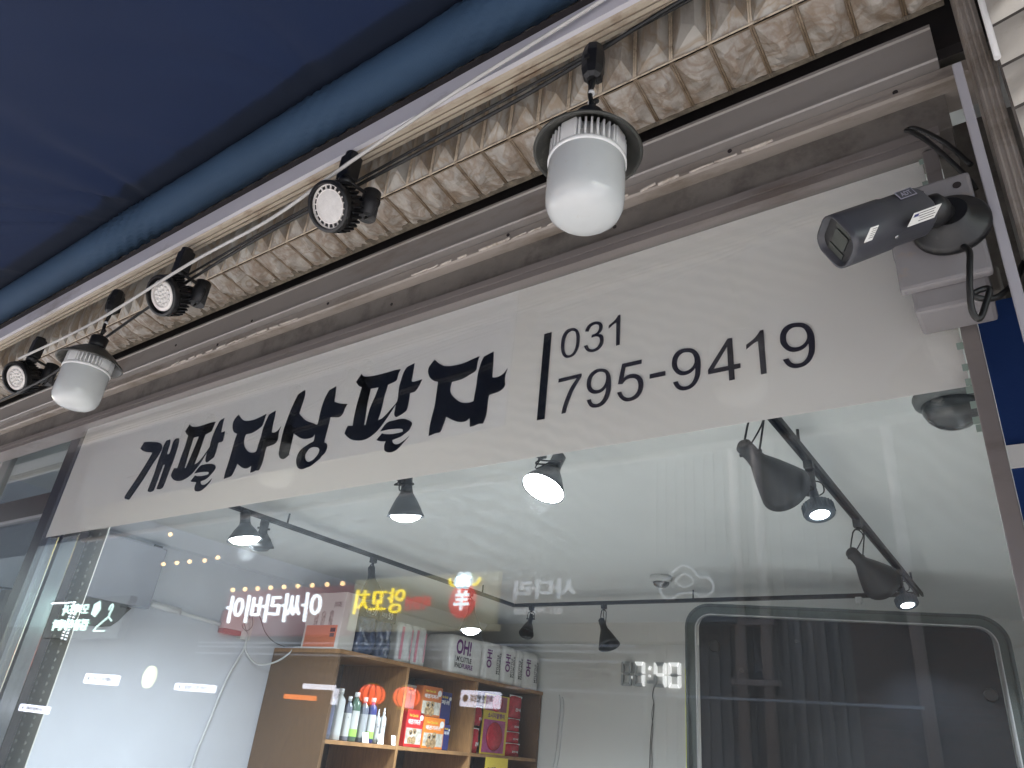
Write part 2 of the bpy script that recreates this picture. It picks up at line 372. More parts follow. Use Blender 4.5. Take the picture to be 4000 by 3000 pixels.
# header above the window: one long extruded profile per member, each butted to the next
def extr(name, m, prof, x0, x1, nseg=1):
    b = MB(WS)
    b.prism([(x0, y, z) for y, z in prof], (x1-x0, 0, 0)); return b.build(name, m, shop)
extr('header_rail', M['frame'], [(.05, 2.562), (-.02, 2.560), (-.02, 2.5755), (-.0175, 2.5765), (-.0175, 2.5785), (-.0205, 2.5795), (-.0205, 2.596), (.05, 2.598)], -5.6, .0)
extr('header_recess', M['recess'], [(.05, 2.599), (.004, 2.599), (.000, 2.604), (.000, 2.679), (.05, 2.679)], -5.6, .02)
extr('header_ledge', M['ledge'], [(.05, 2.680), (-.026, 2.680), (-.031, 2.683), (-.031, 2.690), (-.024, 2.6925), (-.024, 2.7155), (.05, 2.7155)], -5.6, .10)
extr('header_board', M['panel'], [(.05, 2.7165), (-.045, 2.7165), (-.048, 2.719), (-.048, 2.7235), (-.044, 2.7255), (-.042, 2.7275), (-.042, 2.798), (-.046, 2.800), (-.046, 2.807), (.05, 2.808)], -5.6, .022)
M['sealant'] = mat('sealant', (.50, .45, .40), .5, dirt=(.2, .15, .1), dscale=30)
# peeling strip of sealant, screws and holes along the header
for k in range(60):
    x = -3.3+k*.055+random.uniform(-.01, .01)
    if -1.25 < x < -.30 or -2.4 < x < -1.7:
        L = random.uniform(.03, .06); b = MB(WS); b.tube([(x, -.0305, 2.6865+random.uniform(-.002, .003)), (x+L/2, -.033, 2.6855), (x+L, -.031, 2.6875+random.uniform(-.002, .003))], random.uniform(.002, .0045), 6, 3); b.build('sealant_bead', M['sealant'], shop)
for x, z, y in ((-.9, 2.708, -.0245), (-1.55, 2.706, -.0245), (-.35, 2.709, -.0245), (-.05, 2.70, -.0245), (-2.1, 2.708, -.0245), (-.62, 2.64, 0), (-1.3, 2.642, 0), (-1.9, 2.735, -.0425), (-2.35, 2.76, -.0425)):
    b = MB(WS); b.cyl((x, y+.001, z), (x, y-.0012, z), .0045, n=12); b.build('screw_hole', M['void'], shop)

# ---------------------------------------------------------------- embossed metal siding over the header
PIT = .0797
def cellx(k): return -.169 - PIT*k
sid = thing('siding_box', 'dirty embossed beige metal siding wrapped under the awning, ribbed in square cells', 'siding', (-2.5, -.175, 2.845))
WD = sid.location.copy()
b = MB(WD); yb, z0, z1 = -.175, 2.8455, 3.26
for k in range(-4, 62):
    x1 = cellx(k)-.003; x0 = cellx(k+1)+.003
    if x1 > .12: continue
    d = .026; xl = x0+.030; xr = x1-.016; zb = z0+.052+random.uniform(-.003, .003); zc = z0+.040
    A = b.v; o = [A((x0, yb, z0+.004)), A((x1, yb, z0+.004)), A((x1, yb, z1)), A((x0, yb, z1))]
    i = [A((xl, yb-d, zb+.012)), A((xr, yb-d, zc)), A((xr, yb-d, z1)), A((xl, yb-d, z1))]
    m_ = A((xl+.012, yb-d*.8, z0+.030))
    for f in ((o[0], o[1], m_), (o[1], i[1], m_), (m_, i[0], o[0]), (m_, i[1], i[0]), (o[1], o[2], i[2], i[1]), (o[3], o[0], i[0], i[3]), (i[0], i[1], i[2], i[3])): b.bm.faces.new(f)
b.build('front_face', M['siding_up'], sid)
b = MB(WD)
for k in range(-3, 62):
    x = cellx(k)
    if x > .1: continue
    for dx in (-.002, .0025): b.tube([(x+dx, yb-.002, z0), (x+dx, yb-.002, z1)], .0022, 5, 1, False)
b.tube([(-5.2, yb-.002, z0), (.10, yb-.002, z0)], .0022, 6, 1, False)
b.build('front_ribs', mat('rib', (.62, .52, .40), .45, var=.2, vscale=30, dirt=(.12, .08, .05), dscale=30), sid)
c8, s8 = math.cos(.14), math.sin(.14)
def sof(x, s, d=0): return Vector((x, yb+s*c8 - d*s8, z0-s*s8-d*c8))
b = MB(WD); SW = .1165; n = 9
for k in range(-3, 62):
    x1 = cellx(k)-.0035; x0 = cellx(k+1)+.0035
    if x0 > .02: continue
    if x1 > .05: x1 = .05
    px = random.uniform(.35, .65); py = random.uniform(.35, .6); seed = Vector((k*3.1, 0, 0))
    g = []
    for i in range(n+1):
        row = []
        for j in range(n+1):
            a, c = i/n, j/n
            e = min(a/px, (1-a)/(1-px), c/py, (1-c)/(1-py)); e = max(0, min(1, e*1.25))
            # diagonal creases plus crinkles
            cr = 1-abs(((a-px)*.8+(c-py)*(1 if k % 2 else -1)))*1.2
            h = .022*e*(.45+.55*cr) + .008*noise.noise(seed+Vector((a*3.2, c*3.2, 0)))*min(1, 8*a*(1-a))*min(1, 8*c*(1-c))
            row.append(b.v(sof(x0+(x1-x0)*a, .003+(SW-.003)*c, max(h, -.002))))
        g.append(row)
    for i in range(n):
        for j in range(n):
            b.bm.faces.new((g[i][j], g[i+1][j], g[i+1][j+1], g[i][j+1]))
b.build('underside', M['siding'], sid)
b = MB(WD)
for k in range(-3, 62):
    x = cellx(k)
    if x > .04: continue
    for dx in (-.0022, .0024): b.tube([sof(x+dx, 0, .001), sof(x+dx, SW, .001)], .0024, 5, 1, False)
b.tube([sof(-5.2, .0045, .001), sof(.05, .0045, .001)], .0018, 6, 1, False)
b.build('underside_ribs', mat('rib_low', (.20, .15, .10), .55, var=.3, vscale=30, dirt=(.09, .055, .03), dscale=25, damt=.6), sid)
b = MB(WD)   # grimy folded lip along the inner edge, torn on the left
pts = [];
for i in range(260):
    x = -5.2+i*(5.25/259)
    t = max(0, min(1, (-.55-x)/1.0)); wd = .006+.017*t*(1 if not (-1.62 < x < -1.50) else .35)
    q = noise.noise(Vector((x*22, 0, 3)))*.005*t+noise.noise(Vector((x*70, 0, 8)))*.002
    pts.append((x, wd+q))
for (xa, wa), (xb, wb) in zip(pts, pts[1:]):
    a0, a1, b0, b1 = sof(xa, SW-wa, .0035), sof(xa, SW+.004, .0025), sof(xb, SW-wb, .0035), sof(xb, SW+.004, .0025)
    b.face([a0, b0, b1, a1]); b.face([a1, b1, b1+Vector((0, 0, .02)), a1+Vector((0, 0, .02))]); b.face([a0, b0, b0+Vector((0, 0, .006)), a0+Vector((0, 0, .006))])
b.build('edge_lip', M['grime'], sid)

# ---------------------------------------------------------------- awning: cassette rail, roller, canopy
aw = thing('awning', 'blue fabric awning pulled out overhead from its cloth covered roller', 'awning', (-2.5, -.36, 2.9))
WA = aw.location.copy()
b = MB(WA)
b.prism([(-6.5, y, z) for y, z in ((-.376, 2.7805), (-.376, 2.8335), (-.371, 2.8365), (-.366, 2.8365), (-.366, 2.7805))], (7.7, 0, 0)); b.build('cassette_front', M['lilac'], aw)
b = MB(WA)
b.prism([(-6.5, y, z) for y, z in ((-.3655, 2.781), (-.3655, 2.86), (-.322, 2.86), (-.322, 2.790), (-.327, 2.782), (-.336, 2.7795), (-.3365, 2.786), (-.340, 2.786), (-.3405, 2.778), (-.349, 2.778), (-.3495, 2.784), (-.352, 2.784), (-.3525, 2.7775), (-.362, 2.7775))], (7.7, 0, 0))
b.build('cassette_rail', M['cream'], aw)
b = MB(WA); b.box((-6.5, -.372, 2.838), (1.2, -.352, 2.864)); b.build('cassette_slot', M['void'], aw)  # solid near-black bar standing in for the dark gap below the roller
b = MB(WA)   # roller tube wrapped in cloth with pulled wrinkles
RC = (-.380, 2.965); n = 28; rings = []
FOLD = (-2.265, -2.143, -2.056, -1.22, -.692)
for i in range(520):
    x = -6.3+i*(7.5/519); ring = []
    for j in range(n):
        a = 2*math.pi*j/n; wv = 0
        for fx in FOLD:
            dx = x-fx
            if abs(dx) < .35: wv += .0040*math.exp(-(dx/.13)**2)*math.sin((x+a*.10)*95+fx*9)
        wv += .0012*noise.noise(Vector((x*6, math.cos(a)*1.2, math.sin(a)*1.2))) + .0009*noise.noise(Vector((x*26, a*2, 4)))
        r = .0546+wv
        ring.append((x, RC[0]+r*math.cos(a), RC[1]+r*math.sin(a)))
    rings.append(ring)
b.ring_loft(rings); b.build('roller', M['rollcloth_lit'], aw)
b = MB(WA)
nx, ny = 480, 60; g = []
SL = Vector((0, -1.125, -.258))
for i in range(nx+1):
    x = -9+12*i/nx; row = []
    for j in range(ny+1):
        t = j/ny; y = -.380+SL.y*t; z = 3.0205+SL.z*t - .030*math.sin(math.pi*t)**2
        for fx, ang, am, wd in ((-2.265, -.55, .016, .030), (-2.265, -1.15, .014, .034), (-2.143, -.1, .012, .028), (-2.056, .25, .016, .03), (-2.056, -.75, .013, .03), (-1.22, .15, .013, .05), (-1.22, -.5, .009, .04), (-.692, .0, .010, .05), (-2.9, -.4, .012, .04), (-1.7, -.35, .006, .05)):
            u = t*1.18; cx = fx+ang*u; w_ = wd+.20*u
            z += am*math.exp(-((x-cx)/w_)**2)*min(1, u*9)*math.exp(-u*1.5)*math.cos((x-cx)/w_*2.6)
        z += .006*noise.noise(Vector((x*1.3, y*1.6, 0)))
        row.append(b.v((x, y, z)))
    g.append(row)
for i in range(nx):
    for j in range(ny):
        f = b.bm.faces.new((g[i][j], g[i+1][j], g[i+1][j+1], g[i][j+1])); f.smooth = True
b.build('canopy', M['canopy'], aw)
b = MB(WA); b.cyl((-6.2, -1.505, 2.758), (1.2, -1.505, 2.758), .018); b.build('front_bar', M['lilac'], aw)

# ---------------------------------------------------------------- power cables
single('power_cable', MB().tube([(-3.2, -.335, 2.50), (-2.6, -.335, 2.515), (-2.328, -.332, 2.556), (-1.884, -.33, 2.648), (-1.483, -.33, 2.700), (-1.094, -.33, 2.716), (-.685, -.33, 2.733), (-.485, -.335, 2.748), (-.349, -.33, 2.777), (-.1, -.33, 2.80), (.3, -.33, 2.83)], .0042, 8, 8), M['cable'], 'thick black power cable running below the awning rail between the lamps', 'cable')
single('power_cable', MB().tube([(-1.9, -.325, 2.690), (-1.5, -.322, 2.726), (-1.1, -.32, 2.748), (-.8, -.318, 2.768), (-.55, -.318, 2.779), (-.2, -.32, 2.79)], .0034, 8, 6), M['cable'], 'thinner black cable tucked just under the awning rail, above the thick one', 'cable')
single('electric_cable', MB().tube([(-2.6, -.40, 2.585), (-2.1, -.40, 2.585), (-1.637, -.40, 2.633), (-1.30, -.402, 2.645), (-1.05, -.402, 2.699), (-.76, -.40, 2.748), (-.465, -.39, 2.797), (-.2, -.385, 2.845)], .0042, 8, 6), M['cord'], 'pale grey cord slung along the front of the awning rail', 'cord')

# ================================================================ PENDANT BULB LAMPS
def pendant(label, loc, rz=0):
    t = thing('pendant_lamp', label, 'lamp', loc, Matrix.Rotation(rz, 3, 'Z').to_quaternion(), 'black shaded bulb lamps hung from the awning rail')
    b = MB(); b.lathe([(.0, -.023), (.026, -.0215), (.044, -.0165), (.056, -.006), (.0615, .007), (.063, .022), (.063, .090), (.0625, .0925)], n=48, cap0=False, cap1=True)
    b.build('bulb_globe', M['bulb'], t)
    b = MB(); b.lathe([(.0635, .0905), (.0648, .093), (.0648, .098), (.0605, .100), (.058, .101), (.052, .138), (.046, .143), (.03, .146), (.02, .150), (.0175, .165)], n=48)
    for k in range(40):
        if k % 10 in (0, 1, 9): continue
        a = 2*math.pi*k/40; R = Matrix.Rotation(a, 4, 'Z')
        b.box((.052, -.0016, .101), (.0635, .0016, .136), R)
    for k in range(4):
        R = Matrix.Rotation(2*math.pi*k/4, 4, 'Z'); b.box((.050, -.0145, .1005), (.0625, .0145, .140), R, .003)
    b.build('bulb_collar', M['white_plastic'], t)
    b = MB(); b.lathe([(.089, .118), (.0905, .120), (.0895, .1225), (.086, .124), (.060, .150), (.036, .168), (.0245, .173), (.0235, .168), (.034, .163), (.058, .146), (.084, .1205), (.086, .118)], n=56, cap0=False, cap1=False)
    vs = b.bm.verts[:]; n = 56
    b.bm.verts.ensure_lookup_table()
    for j in range(n): b.bm.faces.new((b.bm.verts[11*n+j], b.bm.verts[11*n+(j+1) % n], b.bm.verts[(j+1) % n], b.bm.verts[j]))
    b.build('lamp_shade', M['shade_grey'], t)
    b = MB(); b.lathe([(.0245, .1735), (.0235, .186), (.0245, .206), (.021, .210), (.009, .212)], n=32); b.lathe([(.021, .160), (.021, .172)], n=24); s_ = b.build('socket', M['black'], t)
    b = MB(); b.tube([(0, 0, .21), (.002, -.002, .235), (-.003, 0, .262), (.001, .001, .285), (0, 0, .30)], .0045, 8, 4)
    b.tube([(.004, 0, .222), (.010, -.004, .232), (.016, -.006, .226)], .0042, 8, 4); b.tube([(-.004, 0, .265), (-.006, .002, .288), (-.010, .0, .300)], .0032, 6, 4)
    b.build('flex_cord', M['cable'], t)
    b = MB(); b.lathe([(.0058, .258), (.0058, .264)], n=12); b.build('cable_tie', M['white_plastic'], t)
    b = MB(); b.lathe([(.0054, .236), (.0054, .2385)], n=12); b.build('cable_tie', M['white_plastic'], t)
    b = MB(); b.lathe([(.010, .294), (.017, .300), (.021, .316), (.0215, .352), (.018, .372), (.011, .378)], n=8, sq=None, smooth=False)
    b.box((-.006, .008, .31), (.006, .026, .366), None, .002); b.box((-.004, -.024, .327), (.004, -.019, .335)); b.build('plug_housing', M['black'], t)
    return t
pendant('large white frosted bulb hanging in a black shade in front of the upper right siding', (-.479, -.35, 2.365))
pendant('white frosted bulb under a grey cone shade at the left end of the header', (-2.155, -.35, 2.365), rad(20))

# ================================================================ OUTDOOR SPOTLIGHTS
def spotlight(name, label, loc, axis, big=True):
    q = Vector((0, 0, 1)).rotation_difference(Vector(axis).normalized())
    t = thing(name, label, 'spotlight', loc, None, 'black spotlights clipped along the awning rail')
    R = q.to_matrix().to_4x4()
    def fin(b):
        for v in b.bm.verts: v.co = R @ v.co
    b = MB(); b.lathe([(.049, .003), (.055, .003), (.0565, .0), (.0565, -.012), (.053, -.018), (.053, -.044), (.045, -.052), (.030, -.058), (.024, -.075), (.026, -.080), (.026, -.098), (.018, -.102)], n=48, cap0=False)
    b.lathe([(.049, .003), (.048, -.008)], n=48, cap0=False, cap1=False)
    for k in range(30):
        b.box((.051, -.0022, -.050), (.0575, .0022, -.019), Matrix.Rotation(2*math.pi*k/30, 4, 'Z'))
    fin(b); body = b.build('lamp_head', M['black'], t)
    b = MB()
    if big:
        b.lathe([(.035, -.0055), (.0375, -.0045), (.0375, -.009), (.035, -.0095)], n=48, cap0=False, cap1=False); b.lathe([(.0455, -.0045), (.048, -.0045), (.048, -.009), (.0455, -.009)], n=48, cap0=False, cap1=False)
        for k in range(20): b.box((.0365, -.0011, -.0085), (.0465, .0011, -.005), Matrix.Rotation(2*math.pi*k/20, 4, 'Z'))
    else:
        b.lathe([(.033, -.003), (.0415, -.003), (.042, -.008), (.033, -.008)], n=48, cap0=False, cap1=False)
    fin(b); b.build('face_ring', M['ringwhite'], t)
    b = MB(); b.lathe([(.0, -.0035), (.018, -.0040), (.030, -.0052), (.0355, -.0065)] if big else [(.0, -.006), (.034, -.006)], n=40, cap0=False, cap1=False); fin(b); lens = b.build('lens', M['lens'], t)
    if not big:
        b = MB()
        for r_, c_ in ((0, 1), (.012, 6), (.0245, 12)):
            for k in range(c_):
                a = 2*math.pi*k/c_+r_*20
                b.lathe([(.0048, -.006), (.004, -.0035), (.0018, -.0022), (0, -.0018)], (r_*math.cos(a), r_*math.sin(a), 0), n=12, cap0=False, cap1=False)
        fin(b); b.build('led_lens', M['lensdot'], lens)
    b = MB(); b.lathe([(.0475, -.010), (.0, -.0105)], n=40, cap0=False, cap1=False); fin(b); b.build('reflector', M['blackm'], t)
    a = Vector(axis).normalized()
    piv = -a*.085; top = Vector((.012, .02, .118))
    b = MB(); side = Vector((1, .3, 0)).normalized()
    for s_ in (-1, 1):
        b.tube([piv+side*.030*s_, piv+side*.030*s_+Vector((0, .004, .030)), top+side*.012*s_+Vector((0, 0, -.040))], .0045, 6, 3)
    b.cyl(piv-side*.034, piv+side*.034, .0065, n=12); b.cyl(top+Vector((0, 0, -.048)), top+Vector((0, 0, -.03)), .017)
    b.build('bracket', M['black'], t)
    b = MB(); b.box(top+Vector((-.019, -.016, -.034)), top+Vector((.019, .018, .036)), None, .004); b.cyl(top+Vector((0, 0, .03)), top+Vector((0, 0, .044)), .016); b.build('clip_housing', M['black'], t)
    b = MB(); b.cyl(piv+Vector((.03, .02, -.028)), piv+Vector((.03, .02, .045)), .021); b.build('transformer', M['blackm'], t)
    b = MB(); p = piv+Vector((.03, .02, -.02)); b.tube([p, p+Vector((.01, -.01, -.022)), p+Vector((.035, -.01, -.020)), p+Vector((.045, -.008, .012)), p+Vector((.028, -.004, .034))], .0022, 6, 4); b.build('lead_wire', M['cable'], t)
    return t
spotlight('spotlight', 'black spotlight with a round frosted face ringed by white vents, nearest the large bulb', (-1.118, -.385, 2.615), (.06, -.74, -.56))
spotlight('spotlight', 'black spotlight with a dotted LED face, middle of the three', (-1.795, -.375, 2.598), (.12, -.78, -.52), False)
spotlight('spotlight', 'black spotlight cut off by the left edge, beside the left bulb', (-2.70, -.36, 2.555), (.24, -.75, -.50), False)

# ================================================================ SHOP WINDOW
win = thing('shop_window', 'large shop window pane with wiping smears and a steel edged left corner', 'window', (-1.5, 0, 0))
WW = win.location.copy()
MB(WW).box((-2.951, 0, .3), (-.031, .008, 2.575)).build('glass_pane', M['glass'], win)
b = MB(WW); b.box((-.031, -.012, .3), (-.009, .022, 2.558), None, .002); b.build('side_frame', M['frame'], win)
b = MB(WW)
for z in [2.05+k*.012 for k in range(42)]:
    if random.random() < .55: b.box((-.0365-random.uniform(0, .004), -.0012, z), (-.031, -.0002, z+.011))
b.build('edge_seal', mat('seal', (.25, .32, .28), .4), win)
b = MB(WW); b.box((-2.951, .020, .3), (-2.862, .10, 2.558), None, .003); b.build('steel_post', M['steel'], win)
b = MB(WW); b.box((-2.838, .024, .3), (-2.716, .040, 2.558), None, .002); sps = b.build('steel_post', M['steel'], win)
b = MB(WW); b.box((-2.8605, .03, .3), (-2.8395, .06, 2.558)); b.box((-2.7155, .024, .3), (-2.7075, .05, 2.558)); b.build('post_gap_shade', M['void'], win)  # near-black strips painted for the dark gap and edge shadow beside the posts
pil = thing('slotted_pillar', 'grey pillar with rows of slots behind the left window corner', 'pillar', (-2.95, .17, 0))
WP = pil.location.copy()
MB(WP).box((-3.10, .15, .02), (-2.795, .153, 2.77)).build('pillar_face', M['greypost'], pil)
b = MB(WP); b2 = MB(WP)
z = 1.2
while z < 2.75:
    for x in (-2.925, -2.852):
        b.box((x-.0028, .1475, z), (x+.0028, .1495, z+.011)); b.box((x+.006, .1475, z+.002), (x+.0095, .1495, z+.009))
    b2.cyl((-2.985, .1495, z+.005), (-2.985, .147, z+.005), .0035, n=8)
    z += .026
b.build('slot_row', mat('slot_bright', (.95, .95, .9), .4), pil); b2.build('slot_row', M['darkgrey'], pil)

